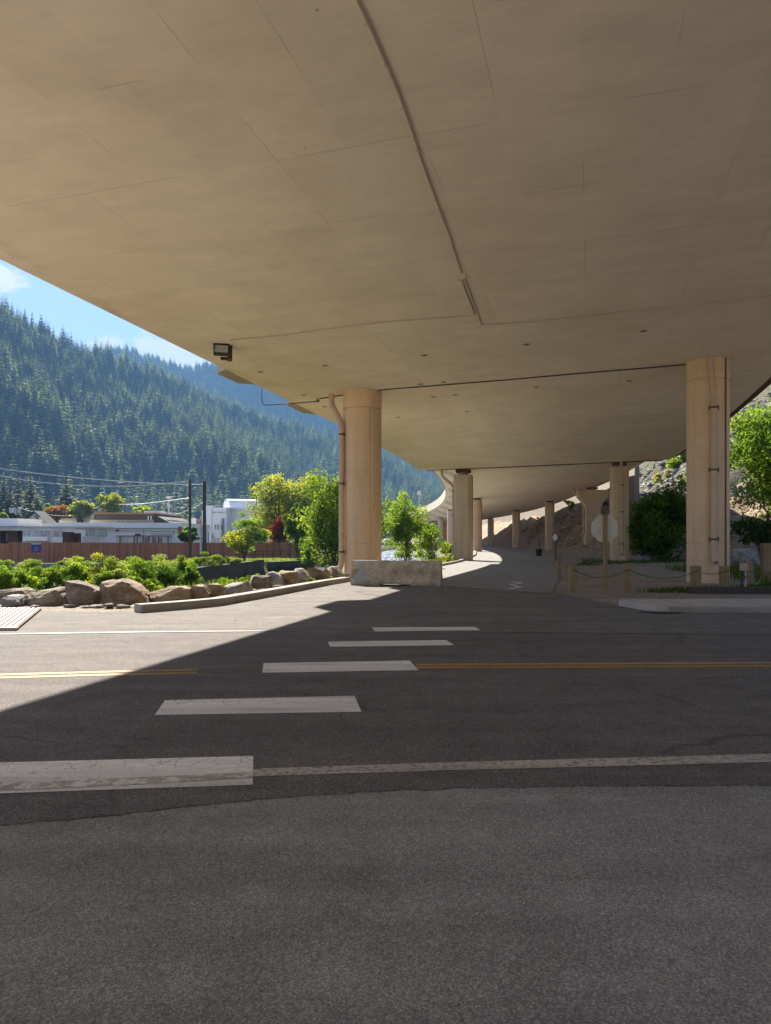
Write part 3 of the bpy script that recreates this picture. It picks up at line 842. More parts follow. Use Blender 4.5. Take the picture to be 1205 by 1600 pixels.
# ------------------------------------------------------------------ columns
def pier(label, base, top, r, style, pipe=None, bearing=0.0, group=None, mat='column', n=40):
    """base: plan point, top: soffit height there; style 'ringed' (seams and collar) or 'faceted' (flat faces)"""
    z0 = base.z - 0.4
    H = top - base.z - bearing
    root = empty('bridge_column', (base.x, base.y, base.z), label=label, cat='bridge column', group=group)
    if style == 'ringed':
        prof = [(r, -0.4)]
        for zz in (1.35, H * 0.5 + 0.45, H - 0.72):
            prof += [(r, zz - 0.02), (r - 0.018, zz - 0.012), (r - 0.018, zz + 0.012), (r, zz + 0.02)]
        prof += [(r, H - 0.70)]
        grooves = [R(a) for a in (-62, 28, 118, 208)]
        def ang(q):
            for g in grooves:
                d = abs((q - g + PI) % (2 * PI) - PI)
                if d < 0.03: return 0.972
            return 1.0
        MB().lathe(prof, 160, (0, 0, 0), ang).build('shaft', MAT[mat], root, smooth=False)
        MB().lathe([(r + 0.012, H - 0.695), (r + 0.012, H - 0.02 + 0.03)], 64).build('collar', MAT[mat], root)
    elif style == 'faceted':
        b = MB()
        c = r * 0.36
        poly = [(-r, -r + c), (-r + c, -r), (r - c, -r), (r, -r + c), (r, r - c), (r - c, r), (-r + c, r), (-r, r - c)]
        th = -R(14)
        poly = [(x * math.cos(th) - y * math.sin(th), x * math.sin(th) + y * math.cos(th)) for x, y in poly]
        b.prism(poly, -0.4, H)
        b.build('shaft', MAT['smooth_column'], root, bevel=0.04)
        b2 = MB(); b2.prism([(x * 1.012, y * 1.012) for x, y in poly], H * 0.42, H * 0.42 + 0.03)
        b2.build('seam', MAT['column'], root)
    else:   # flared hammerhead
        b = MB()
        prof = [(-r, -0.4), (-r, H - 2.0), (-r * 1.25, H - 1.4), (-r * 2.0, H - 0.75), (-r * 2.1, H), (r * 2.1, H), (r * 2.0, H - 0.75), (r * 1.25, H - 1.4), (r, H - 2.0), (r, -0.4)]
        n_ = len(prof)
        vs = [(x, -r * .7, z) for x, z in prof] + [(x, r * .7, z) for x, z in prof]
        fs = [tuple(reversed(range(n_))), tuple(range(n_, 2 * n_))] + [(i, (i + 1) % n_, (i + 1) % n_ + n_, i + n_) for i in range(n_)]
        b.add(vs, fs)
        b.build('shaft', MAT['smooth_column'], root, bevel=0.04)
    if bearing > 0.02:
        b = MB()
        b.lathe([(r * 0.42, H - 0.01), (r * 0.62, H + bearing * 0.45)], 20)
        b.build('bearing', MAT['smooth_column'], root)
        b = MB(); b.box((0, 0, H + bearing * 0.73), (r * 1.5, r * 1.5, bearing * 0.56), rz=-R(14))
        b.build('bearing_plate', MAT['rusty'], root)
    if pipe:
        # pipe: (angle at which it runs down the shaft, angle & radius of its inlet in the soffit, bottom z)
        a0, a1, rin, zb, pr = pipe
        ro = r + pr + 0.02
        ax, ay = math.cos(a0) * ro, math.sin(a0) * ro
        bx, by = math.cos(a1) * rin, math.sin(a1) * rin
        ht = top - base.z
        pts = [(bx, by, ht + 0.05), (bx, by, ht - 0.35), (bx * .94 + ax * .06, by * .94 + ay * .06, ht - 0.5), (bx * .18 + ax * .82, by * .18 + ay * .82, ht - 1.15), (bx * .05 + ax * .95, by * .05 + ay * .95, ht - 1.3), (ax, ay, ht - 1.55), (ax, ay, zb + 0.35)]
        ox, oy = math.cos(a0 + 0.0) * 0.28 , math.sin(a0) * 0.28
        pts += [(ax + ox * .12, ay + oy * .12, zb + 0.18), (ax + ox * .5, ay + oy * .5, zb + 0.03), (ax + ox, ay + oy, zb - 0.08)]
        p = MB().tube(pts, pr, 14).build('drainpipe', MAT['pipe'], root, smooth=True)
        for zz in (ht - 1.75, ht * 0.5, zb + 0.75):
            c = MB()
            tx, ty = -math.sin(a0), math.cos(a0)
            c.lathe([(pr + 0.015, zz - 0.03), (pr + 0.015, zz + 0.03)], 14, (ax, ay, 0))
            for sg in (-1, 1):
                c.box((ax * 0.975 + tx * (pr + 0.05) * sg, ay * 0.975 + ty * (pr + 0.05) * sg, zz), (0.03, 0.03, 0.16))
            c.box((ax * .96, ay * .96, zz), (0.16, 0.16, 0.05), rz=a0)
            c.build('pipe_bracket', MAT['rusty'], p)
    return root
def base_at(x, y, z=None):
    return Vector((x, y, zg(x, y) if z is None else z))
def top_at(b):
    s, t = ST(b.x, b.y)
    return SOF(s, t)
def toward_cam(b, off=0.0):
    return math.atan2(-b.y, -b.x) + off
b1 = base_at(-0.94, 30.0, -0.02); pier('tan concrete column behind the road barrier with a drainpipe down its left side', b1, top_at(b1), 0.775, 'ringed', (R(205), R(172), 1.28, 0.25, 0.115))
b2 = base_at(11.43, 26.1, 0.0)
c2 = pier('tan concrete column right of the stop sign with a drainpipe down its front', b2, top_at(b2), 0.705, 'ringed', (R(-100), R(-108), 0.79, 0.75, 0.10))
# thin dark conduit and pale strip down the same column
H2 = top_at(b2) - b2.z
cw = [(math.cos(R(-62)) * 0.73, math.sin(R(-62)) * 0.73, zz) for zz in (0.05, H2 * .3, H2 * .7, H2 - 0.02)]
MB().tube(cw, 0.022, 8).build('conduit', MAT['conduit_dark'], c2)
b3 = base_at(6.35, 60.0); pier('square-edged column beside the sunlit bend with a pipe on its left and a bearing on top', b3, top_at(b3), 0.74, 'faceted', (R(190), R(180), 1.75, 0.4, 0.10), 0.42)
b4 = base_at(18.2, 57.3); pier('square-edged column just behind the stop sign, left of the dark bush', b4, top_at(b4), 0.70, 'faceted', (R(-95), R(-95), 0.6, 0.6, 0.10), 0.36)
b5 = base_at(21.9, 78.0); pier('flared hammerhead pier with a bent drainpipe on the rock slope left of the stop sign', b5, top_at(b5) - 0.25, 0.78, 'flared', (R(175), R(165), 1.9, 0.6, 0.10), 0.25)
for i, (x, y, lab) in enumerate([(11.7, 94.5, 'slim column mostly hidden right behind the sunlit square-edged column'),
                     (23.2, 104, 'square column at the slope foot, first on the far right row beyond the bend'),
                     (22.9, 129, 'square column at the slope foot, second on the far right row beyond the bend'),
                     (23.6, 165, 'square column at the slope foot, third and small on the far right row'),
                     (24.3, 198, 'tiny farthest column on the right row in the dark under the deck'),
                     (10.9, 122, 'slim pale column just left of the sunlit square-edged column'),
                     (11.8, 157, 'brown column under the curving deck, rightmost of the three beyond the bright bush'),
                     (11.6, 179, 'brown column under the curving deck, middle of the three beyond the bright bush'),
                     (11.7, 207, 'brown column under the curving deck, leftmost of the three beyond the bright bush'),
                     (17.0, 207, 'thin pale far column standing between the brown trio and the pale slim column')]):
    b = base_at(x, y)
    pier(lab, b, top_at(b), 0.66 if i else 0.70, 'faceted' if i in (1, 2, 3, 4) else 'ringed', None, 0.25)
# ------------------------------------------------------------------ fixings on the underside
def soffit_run(name, pts, r, mat, label, cat='conduit', clips=9, wob=0.0, drop=0.0, group=None):
    g = []
    pp = []
    for a, b in zip(pts[:-1], pts[1:]):
        for k in range(6):
            q = k / 6
            pp.append((a[0] + (b[0] - a[0]) * q, a[1] + (b[1] - a[1]) * q))
    pp.append(pts[-1])
    for i, p in enumerate(pp):
        g.append(SO(p[0] , p[1], drop=r + 0.006))
    root = empty(name, g[0], label=label, cat=cat, group=group)
    o = Vector(g[0])
    MB().tube([q - o for q in g], r, 8).build('tube', mat, root, smooth=True)
    n = max(2, int(sum((g[i + 1] - g[i]).length for i in range(len(g) - 1)) / clips))
    for k in range(n):
        i = int((k + 0.5) / n * (len(g) - 1))
        d = (g[i + 1] - g[i])
        rz = math.atan2(d.y, d.x)
        MB().box(g[i] - o + Vector((0, 0, r * .2)), (0.028, r * 4.2, r * 1.1), rz=rz).build('clip', mat, root)
    return root
main_run = soffit_run('conduit', [(535, -60), (558, 0), (579, 45), (601, 95), (622, 145), (640, 195), (660, 256), (681, 313), (702, 368), (721, 428)], 0.019, MAT['conduit'],
           'long tan conduit running toward the camera along the underside from the small junction box', clips=1.2)
soffit_run('conduit', [(720, 434), (730, 462), (742, 491), (736, 493.5), (660, 499), (600, 503.5), (520, 513), (450, 523), (400, 528), (360, 531)], 0.017, MAT['conduit'],
           'thin conduit leading from the junction box left to the floodlight', clips=1.6)
soffit_run('conduit', [(725, 434), (739, 470), (752, 507), (770, 507), (830, 503), (900, 495.5), (980, 487), (1050, 481), (1130, 471), (1260, 457)], 0.017, MAT['conduit'],
           'thin conduit leading from the junction box right across the underside', clips=1.6)
soffit_run('conduit', [(500, 623), (540, 617), (600, 609), (700, 601), (800, 593), (900, 584), (1000, 576), (1080, 569), (1137, 564)], 0.022, MAT['conduit_dark'],
           'dark straight conduit crossing the underside between the two front column heads', clips=2.0)
jb = SO(722, 431)
r_ = empty('junction_box', jb, R(-14), label='small tan junction box on the underside where three conduits meet', cat='junction box')
MB().box((0, 0, -0.045), (0.20, 0.13, 0.09)).build('body', MAT['conduit'], r_, bevel=0.008)
MB().box((0, 0, -0.096), (0.16, 0.10, 0.012)).build('cover', MAT['pipe'], r_, bevel=0.003)
# hanging end of the dark conduit: out past the slab edge and up the fascia
def unproj(px, py, d): return W(px, py, d)
e0 = SO(500, 623, 0.03)
hang = [e0, e0 + Vector((-0.12, -0.05, -0.03)), unproj(496, 625.5, e0.y - 0.15), unproj(499, 627, e0.y - 0.3), unproj(492, 627.5, e0.y - 0.35), unproj(450, 631, e0.y - 0.1), unproj(415, 633, e0.y + 0.1), unproj(411, 631, e0.y + 0.12), unproj(409.5, 626, e0.y + 0.14), unproj(409.5, 600, e0.y + 0.14), unproj(409.5, 560, e0.y + 0.14)]
hr = empty('conduit', e0, label='thin bent conduit hanging below the slab edge left of the front column', cat='conduit')
MB().tube([p - e0 for p in hang], 0.022, 8).build('tube', MAT['conduit_dark'], hr, smooth=True)
MB().box((-0.08, -0.05, -0.05), (0.16, 0.12, 0.10)).build('junction', MAT['conduit'], hr, bevel=0.01)

# floodlight
fl = SO(353, 541)
fr = empty('floodlight', fl, R(12), label='dark floodlight with a pale glass face fixed near the slab edge', cat='floodlight')
MB().box((0.12, 0.05, -0.21), (0.16, 0.34, 0.42)).build('mounting_box', MAT['rusty'], fr, bevel=0.012)
hous = MB()
mt = Matrix.Rotation(R(-14), 4, 'X') 
hous.box((-0.13, -0.16, -0.16), (0.44, 0.26, 0.29), m=mt)
hous.box((-0.13, -0.26, 0.0), (0.47, 0.10, 0.035), m=mt)
hous.box((-0.13, -0.29, -0.325), (0.47, 0.16, 0.045), m=mt)
for sx in (-0.36, 0.10): hous.box((sx, -0.31, -0.17), (0.022, 0.09, 0.32), m=mt)
hg = hous.build('housing', MAT['dark_metal'], fr, bevel=0.01)
MB().box((-0.13, -0.305, -0.165), (0.40, 0.015, 0.25), m=mt).build('lens', MAT['glass_lens'], fr)
MB().box((-0.06, -0.05, -0.40), (0.20, 0.18, 0.07)).build('sensor', MAT['dark_metal'], fr, bevel=0.01)

# ------------------------------------------------------------------ concrete road barrier
bL, bR = G(551, 913.5), G(690.5, 915.5)
L = (bR - bL).length
br = empty('road_barrier', (bL + bR) / 2, math.atan2(bR.y - bL.y, bR.x - bL.x), label='stained concrete road barrier with pale spray paint on its left end', cat='road barrier')
sec = [(-0.30, 0.05), (-0.30, 0.13), (-0.15, 0.36), (-0.095, 0.81), (0.095, 0.81), (0.15, 0.36), (0.30, 0.13), (0.30, 0.05)]
def barrier_mesh():
    xs = [-L / 2, -L / 2 + 0.02, -0.6, 0.45, L / 2 - 0.03, L / 2]
    vs, fs = [], []
    n = len(sec)
    for i, x in enumerate(xs):
        k = 0.985 if i in (0, 5) else 1.0
        for y, z in sec: vs.append((x, y * k, z * (k if z > .5 else 1)))
    for i in range(len(xs) - 1):
        for c in range(n):
            c2 = (c + 1) % n
            fs.append((i * n + c, i * n + c2, (i + 1) * n + c2, (i + 1) * n + c))
    fs.append(tuple(reversed(range(n)))); fs.append(tuple((len(xs) - 1) * n + c for c in range(n)))
    return vs, fs
v_, f_ = barrier_mesh()
mesh_obj('body', v_, f_, MAT['barrier'], br)
for x0, x1 in ((-L / 2 + 0.01, -0.50), (0.50, L / 2 - 0.01)):
    b = MB(); b.box(((x0 + x1) / 2, 0, 0.024), (x1 - x0, 0.56, 0.05)); b.build('foot', MAT['barrier'], br)
for z in (0.55, 0.22):
    MB().tube([(L / 2 - 0.03, -0.02, z), (L / 2 + 0.07, -0.02, z), (L / 2 + 0.10, 0.0, z), (L / 2 + 0.07, 0.03, z), (L / 2 - 0.03, 0.03, z)], 0.012, 6).build('lifting_loop', MAT['rusty'], br)
# spray paint follows the sloping face
def on_face(x, z, off=0.004):
    y = np.interp(z, [0.13, 0.36, 0.81], [-0.30, -0.15, -0.095])
    return Vector((x, float(y) - off, z))
def face_patch(name, poly, mat):
    c = [on_face(*p) for p in poly]
    mesh_obj(name, c, [tuple(range(len(c)))], mat, br)
face_patch('paint_mark', [(-1.40, 0.80), (-1.05, 0.80), (-1.04, 0.38), (-1.20, 0.56)], MAT['graffiti'])
face_patch('paint_mark', [(-1.20, 0.55), (-1.05, 0.37), (-1.30, 0.37)], MAT['graffiti'])
face_patch('paint_mark', [(-1.36, 0.35), (-0.95, 0.35), (-0.80, 0.22), (-1.10, 0.155), (-1.36, 0.16)], MAT['graffiti'])
face_patch('paint_mark', [(0.80, 0.70), (0.84, 0.74), (0.93, 0.72), (0.95, 0.66), (0.89, 0.60), (0.82, 0.63)], MAT['graffiti'])
face_patch('paint_mark', [(0.71, 0.69), (0.75, 0.70), (0.75, 0.65), (0.72, 0.64)], MAT['graffiti'])

# ------------------------------------------------------------------ boulders
def boulder(name, pxbox, d, depth, seed, mat, label, cat='boulder', flat_top=0.0, group=None, shape=None, sink=0.12, sub=3):
    x0, y0, x1, y1 = pxbox
    c = W((x0 + x1) / 2, y1, d)
    w = (x1 - x0) * d / F; h = (y1 - y0) * d / F
    zb = EYE + (HZ - y1) * d / F
    rg = random.Random(seed)
    bm = bmesh.new()
    pts = []
    if shape:
        for (u, v) in shape:
            for sd, k in ((-1, 1.0), (1, 0.85)):
                pts.append((( (u - .5) * (1 if sd < 0 else .85)) * w, sd * depth * (0.5 - 0.18 * v) + rg.uniform(-.10, .10) * depth, v * h * (1 if sd < 0 else rg.uniform(.85, 1.0))))
        for k in range(7):
            u, v = rg.uniform(.12, .88), rg.uniform(.08, .8)
            top_ = max([q[1] for q in shape if abs(q[0] - u) < 0.3] or [0.6])
            v *= top_
            pts.append(((u - .5) * w, -depth * (0.5 - 0.18 * v + rg.uniform(0.05, 0.30)), v * h))
        for k in range(4):
            u = rg.uniform(.1, .9); top_ = max([q[1] for q in shape if abs(q[0] - u) < 0.25] or [0.5])
            pts.append(((u - .5) * w, rg.uniform(-.2, .35) * depth, top_ * h * rg.uniform(.98, 1.05)))
    else:
        for k in range(16):
            u, v, t = rg.uniform(-1, 1), rg.uniform(-1, 1), rg.uniform(-1, 1)
            m = max(abs(u), abs(v), abs(t)); n_ = math.sqrt(u * u + v * v + t * t)
            q = 0.72 / m + 0.25 / n_
            pts.append((u * q * w / 2, v * q * depth / 2, h / 2 + t * q * h / 2))
    for p in pts: bm.verts.new(p)
    bmesh.ops.convex_hull(bm, input=bm.verts)
    for v in [v for v in bm.verts if not v.link_faces]: bm.verts.remove(v)
    bmesh.ops.bevel(bm, geom=list(bm.edges), offset=min(w, h) * 0.014, segments=1, affect='EDGES')
    bmesh.ops.triangulate(bm, faces=bm.faces)
    bmesh.ops.subdivide_edges(bm, edges=list(bm.edges), cuts=sub, use_grid_fill=True)
    s = max(w, h)
    for v in bm.verts:
        p = v.co
        n1 = noise.fractal(p * (2.2 / s) + Vector((seed, 0, 0)), 1.0, 2.0, 5)
        n2 = noise.fractal(Vector((p.x, p.y, p.z * 3)) * (5.0 / s) + Vector((0, seed, 0)), 1.0, 2.0, 4)
        dirn = Vector((p.x / w, p.y / depth, (p.z - h / 2) / h))
        if dirn.length > 1e-5: v.co = p + dirn.normalized() * (n1 * 0.013 + n2 * 0.014 + abs(noise.noise(p * (9.0 / s) + Vector((seed, seed, 0)))) * -0.022) * s
    me = bpy.data.meshes.new(name)
    bm.to_mesh(me); bm.free()
    me.materials.append(mat)
    o = bpy.data.objects.new(name, me)
    COL.objects.link(o)
    o.location = (c.x, d + depth * 0.35, zb - sink * h * 0.3)
    return tag(o, label, cat, group)
RK = 'boulders lining the kerb'
BL = [((-14, 919, 46, 951), 17.9, 1.0, 1, 'rock', 'flat-topped brown boulder at the far left, behind a rounded grey one', [(0, 0), (0, .9), (.5, 1), (.85, .93), (1, .55), (.98, 0)]),
 ((2, 930, 39, 951), 17.0, 0.6, 2, 'rock_grey', 'rounded speckled grey boulder in front of the flat-topped one at far left', [(0.05, .1), (0, .7), (.2, 1), (.6, .95), (1, .45), (.95, 0), (.3, 0)]),
 ((39, 919, 105, 952), 17.3, 0.9, 3, 'rock', 'low wedge-shaped brown boulder tilted beside the rounded grey one', [(0, .3), (.28, .9), (.75, 1), (.95, .62), (1, .35), (.8, 0), (.25, 0)]),
 ((101, 906, 158, 952), 17.4, 0.9, 4, 'rock', 'tall grey-brown boulder with a sloping sharp top edge', [(0, 1), (.05, .95), (.12, .15), (.2, 0), (1, 0), (1, .62), (.6, .85)]),
 ((154, 905, 234, 951), 17.5, 1.1, 5, 'rock_orange', 'largest tan boulder, blocky with an orange face at its right', [(0, .95), (.03, .2), (.1, 0), (.95, 0), (1, .25), (.85, .65), (.6, .9), (.45, 1)]),
 ((228, 916, 297, 948), 17.9, 0.9, 6, 'rock_orange', 'long low tan boulder right of the largest one', [(0, .65), (.1, .75), (.75, 1), (.95, .9), (1, .4), (.9, 0), (.25, 0)]),
 ((288, 914, 327, 940), 18.6, 0.8, 7, 'rock', 'squarish brown boulder touching the long low tan one', [(0, .8), (.4, 1), (.8, .95), (1, .5), (.9, 0), (.1, 0)]),
 ((317, 911, 350, 936), 19.3, 0.7, 8, 'rock_orange', 'pointed tan boulder right of the squarish brown one', None),
 ((344, 908, 396, 932), 20.2, 0.8, 9, 'rock_grey', 'pale cracked low boulder right of the pointed tan one', [(0, .6), (.3, .8), (.75, 1), (1, .3), (.95, 0), (.1, 0)]),
 ((383, 898, 424, 922), 22.0, 0.8, 10, 'rock', 'mid-sized brown boulder left of the grey angular one on the kerb bend', None),
 ((405, 893, 446, 921), 22.3, 0.9, 11, 'rock_grey', 'angular grey boulder with a white top facing the dark channel wall', [(0, .5), (.35, .95), (.6, 1), (.9, .6), (1, .2), (.9, 0), (.1, 0)]),
 ((432, 892, 467, 914), 23.0, 0.8, 12, 'rock_orange', 'rust-orange rounded boulder beside the angular grey one', [(0, .8), (.2, 1), (.7, .95), (1, .4), (.9, 0), (.1, 0)]),
 ((453, 888, 484, 911), 24.3, 0.8, 13, 'rock_grey', 'pale grey domed boulder right of the rust-orange one', [(0, .3), (.3, 1), (.6, 1), (1, .45), (.9, 0), (.05, 0)]),
 ((478, 885, 516, 907), 25.6, 0.9, 14, 'rock', 'grey-brown flat boulder before the last one near the column', None),
 ((508, 885, 538, 903), 27.0, 0.8, 15, 'rock', 'last reddish-brown boulder of the row, next to the column', [(0, .2), (.35, 1), (.6, 1), (1, .4), (.95, 0), (.05, 0)])]
for bx, d, dep, sd, mt_, lab, shp in BL:
    boulder('boulder', bx, d, dep, sd, MAT[mt_], lab, 'boulder', group=RK, shape=shp)
SMALL = [((96, 944, 118, 953), 16.6, 'small grey stone wedged below the tall sloping boulder'), ((116, 946, 138, 953), 16.5, 'small flat stone in front of the tall sloping boulder'),
 ((136, 944, 160, 953), 16.5, 'small pale stone between the tall sloping boulder and the largest tan one'), ((160, 943, 178, 952), 16.4, 'small grey stone at the left foot of the largest tan boulder'),
 ((178, 944, 200, 953), 16.4, 'small angular stone under the middle of the largest tan boulder'), ((200, 945, 226, 952), 16.5, 'small flat stone at the right foot of the largest tan boulder, by the kerb end'),
 ((278, 937, 306, 946), 17.6, 'flat pale grey stone behind the kerb, below the squarish boulder'), ((338, 930, 362, 940), 18.9, 'small grey stone behind the kerb below the pale cracked boulder'),
 ((362, 927, 382, 936), 19.6, 'small pointed grey stone right of the stone below the cracked boulder'), ((392, 920, 420, 928), 20.4, 'low flat stone behind the kerb bend'),
 ((424, 914, 444, 921), 21.6, 'small brown stone behind the kerb, under the rust-orange boulder'), ((38, 946, 56, 953), 16.6, 'small white stone between the rounded grey boulder and the wedge-shaped one'),
 ((528, 896, 548, 905), 26.6, 'small pale stones\' largest piece beside the foot of the column')]
for i, (bx, d, lab) in enumerate(SMALL):
    boulder('stone', bx, d, 0.35, 40 + i, MAT['rock_grey'], lab.replace("small pale stones\' largest piece", 'small pale stone'), 'stone', group='small stones between boulders and kerb', sub=1)
boulder('boulder', (1150, 852, 1197, 884), 38, 1.2, 71, MAT['rock_grey'], 'pale weathered boulder in the weeds behind the tan utility box', 'boulder')

# ribbed plate on the left
rp = MB()
A = [G(-190, 953.5), G(65, 953.5), G(28, 984.5), G(-290, 984.5)]
rp.prism([(p.x, p.y) for p in A], 0.006, 0.045)
pl = rp.build('ribbed_plate', MAT['groove'], label='tan ribbed plate lying on the asphalt at the left edge', cat='ribbed plate')
rib_b = MB()
e = (A[2] - A[1])
wd = (A[1] - A[0])
n_r = 34
for k in range(n_r):
    o0 = A[0].lerp(A[1], (k + 0.15) / n_r); o1 = A[3].lerp(A[2], (k + 0.15) / n_r)
    p0 = A[0].lerp(A[1], (k + 0.66) / n_r); p1 = A[3].lerp(A[2], (k + 0.66) / n_r)
    rib_b.prism([(o0.x, o0.y), (p0.x, p0.y), (p1.x, p1.y), (o1.x, o1.y)], 0.0455, 0.06)
rib_b.build('ribs', MAT['ribbed'], pl)
eb = MB(); d_ = (A[3] - A[2]).normalized() * 0; eb.prism([(A[3].x, A[3].y - .10), (A[2].x + .02, A[2].y - .10), (A[2].x + .02, A[2].y), (A[3].x, A[3].y)], 0.006, 0.055)
eb.build('edge_bar', MAT['ribbed'], pl)

# ------------------------------------------------------------------ posts, cable, stop sign, box on the right
PL_ = [((895, 925.5), 882, 0.20, 'leftmost short timber post with sagging cable, left of the stop sign'),
      ((980, 924.5), 882, 0.21, 'short timber post with sagging cable, just right of the stop sign'),
      ((1087, 923), 884, 0.27, 'short timber post standing in front of the tan column'),
      ((1132, 922), 884, 0.24, 'short timber post at the right edge of the tan column'),
      ((1171, 913), 878, 0.22, 'weathered dark post in the weeds behind the tan utility box'),
      ((1198, 909), 849, 0.30, 'tall thick brown post at the right edge of the picture')]
tops = []
for (bx, by), ty, w, lab in PL_:
    b = G(bx, by); h = (by - ty) * b.y / F
    p = MB(); p.box((0, 0, h / 2 - 0.1), (w, w * .85, h + 0.2))
    o = p.build('timber_post', MAT['post_wood'], label=lab, cat='post', group='timber posts', bevel=0.02, loc=(b.x, b.y, 0))
    o.rotation_euler = (R(random.Random(bx).uniform(-1, 1)), R(random.Random(by).uniform(-1.2, 1.2)), R(random.Random(bx).uniform(-12, 12)))
    tops.append(Vector((b.x, b.y, h - 0.14)))
def sag(a, b, s, n=14):
    return [a.lerp(b, k / n) + Vector((0, 0, -4 * s * (k / n) * (1 - k / n))) for k in range(n + 1)]
far_post = Vector((6.9, 29.0, 0.75))
spans = [(far_post, tops[0], 0.10), (tops[0], tops[1], 0.23), (tops[1], tops[2], 0.24), (tops[2], tops[3], 0.10), (tops[3], tops[3] + Vector((2.6, 0.5, -0.05)), 0.03)]
cr = empty('barrier_cable', tops[0], label='sagging dark cable strung between the short timber posts', cat='cable')
for a, b, s in spans:
    f1 = Vector((0, -0.13, 0)) if a is not far_post else Vector()
    MB().tube([q - tops[0] + Vector((0, -0.12, 0)) for q in sag(a, b, s)], 0.011, 6).build('cable_span', MAT['dark_metal'], cr, smooth=True)
b = MB(); b.box((0, 0, 0.35), (0.14, 0.13, 0.9)); b.build('timber_post', MAT['post_wood'], label='small distant timber post where the cable ends by the side road', cat='post', group='timber posts', loc=(6.9, 29.15, -0.02), bevel=0.015)

st = G(946, 928)
ss = empty('stop_sign', st, R(2), label='back of an octagonal stop sign on a wooden post', cat='stop sign')
hs = (928 - 804) * st.y / F
MB().box((0, 0, hs / 2 - 0.15), (0.10, 0.10, hs + 0.3)).build('post', MAT['post_wood'], ss, bevel=0.008)
rs = 0.375 / math.cos(PI / 8)
zc = EYE + (HZ - 825.5) * st.y / F
oct_ = [(rs * math.cos(PI / 8 + k * PI / 4), rs * math.sin(PI / 8 + k * PI / 4)) for k in range(8)]
vs = [(x, 0.055, zc + z) for x, z in oct_] + [(x, 0.060, zc + z) for x, z in oct_]
pan = mesh_obj('sign_panel', vs, [tuple(range(8)), tuple(reversed(range(8, 16)))] + [(i, i + 8, (i + 1) % 8 + 8, (i + 1) % 8) for i in range(8)], MAT['aluminium'], ss)
vs = [(x * .97, 0.0625, zc + z * .97) for x, z in oct_]
mesh_obj('sign_face', vs, [tuple(reversed(range(8)))], MAT['red_sign'], pan)
for dz in (-0.25, 0.25):
    MB().tube([(0, -0.06, zc + dz), (0, 0.066, zc + dz)], 0.012, 6).build('bolt', MAT['rusty'], ss)
MB().tube([(0.05, -0.03, zc - 0.44), (0.09, -0.05, zc - 0.47), (0.12, -0.05, zc - 0.53), (0.15, -0.03, zc - 0.55)], 0.012, 6).build('hanging_strap', MAT['orange_trim'], ss)
MB().box((0, 0, zc - 0.43), (0.108, 0.108, 0.03)).build('band', MAT['orange_trim'], ss)

ub = G(1162, 923)
ue = empty('utility_box', ub, R(3), label='small tan utility box on two thin conduits beside the pavement', cat='utility box')
MB().box((0, -0.01, 0.70), (0.20, 0.12, 0.21)).build('box', MAT['tan_box'], ue, bevel=0.01)
MB().box((0, -0.073, 0.70), (0.14, 0.008, 0.15)).build('cover', simple('pinkish_cover', (0.55, 0.35, 0.27), None, 3, 0.6), ue)
MB().tube([(-0.05, 0, -0.1), (-0.05, 0, 0.60)], 0.025, 8).build('conduit', MAT['dark_metal'], ue)
MB().tube([(0.055, 0, -0.1), (0.055, 0, 0.60)], 0.022, 8).build('conduit', MAT['pvc'], ue)
MB().box((0, 0.0, 0.4), (0.16, 0.05, 0.04)).build('strut', MAT['dark_metal'], ue)
pv_ = G(1209, 914)
po = empty('standpipe', pv_, label='thin white plastic standpipe at the right edge beside the tall post', cat='pipe')
MB().tube([(0, 0, -0.1), (0, 0, 0.75)], 0.03, 10).build('pipe', MAT['pvc'], po)
MB().lathe([(0.042, 0.55), (0.042, 0.62)], 10).build('coupling', MAT['dark_metal'], po)
tb = MB(); tb.box((0, 0, 0.05), (7.5, 0.22, 0.26)); 
tbo = tb.build('timber_edging', MAT['pole_wood'], label='long dark timber edging beam behind the pavement', cat='timber beam', bevel=0.015, loc=(12.3, 20.6, 0))
tbo.rotation_euler = (0, 0, R(-1.5))

# small sign on a post, and a bin, by the far side road
sg = W(868.5, 876, 58); sz = zg(sg.x, sg.y)
se = empty('road_sign', (sg.x, sg.y, sz), R(-62), label='small diamond road sign seen nearly edge-on on a thin post by the bend', cat='road sign')
MB().box((0, 0, 1.05), (0.07, 0.07, 2.3)).build('post', MAT['pole_wood'], se)
b = MB(); b.box((0, -0.06, 1.85), (0.46, 0.015, 0.46), m=Matrix.Rotation(R(45), 4, 'Y')); b.build('sign_panel', MAT['aluminium'], se)
bn = W(842, 865, 72); bz = zg(bn.x, bn.y)
be = empty('litter_bin', (bn.x, bn.y, bz), label='small black bin with a thin post on the dark verge by the bend', cat='bin')
MB().lathe([(0.26, 0.0), (0.32, 0.62), (0.34, 0.64), (0.34, 0.70), (0.25, 0.73)], 16).build('body', MAT['black'], be)
MB().tube([(0.12, 0.1, -0.1), (0.12, 0.1, 1.6)], 0.035, 8).build('post', MAT['dark_metal'], be)

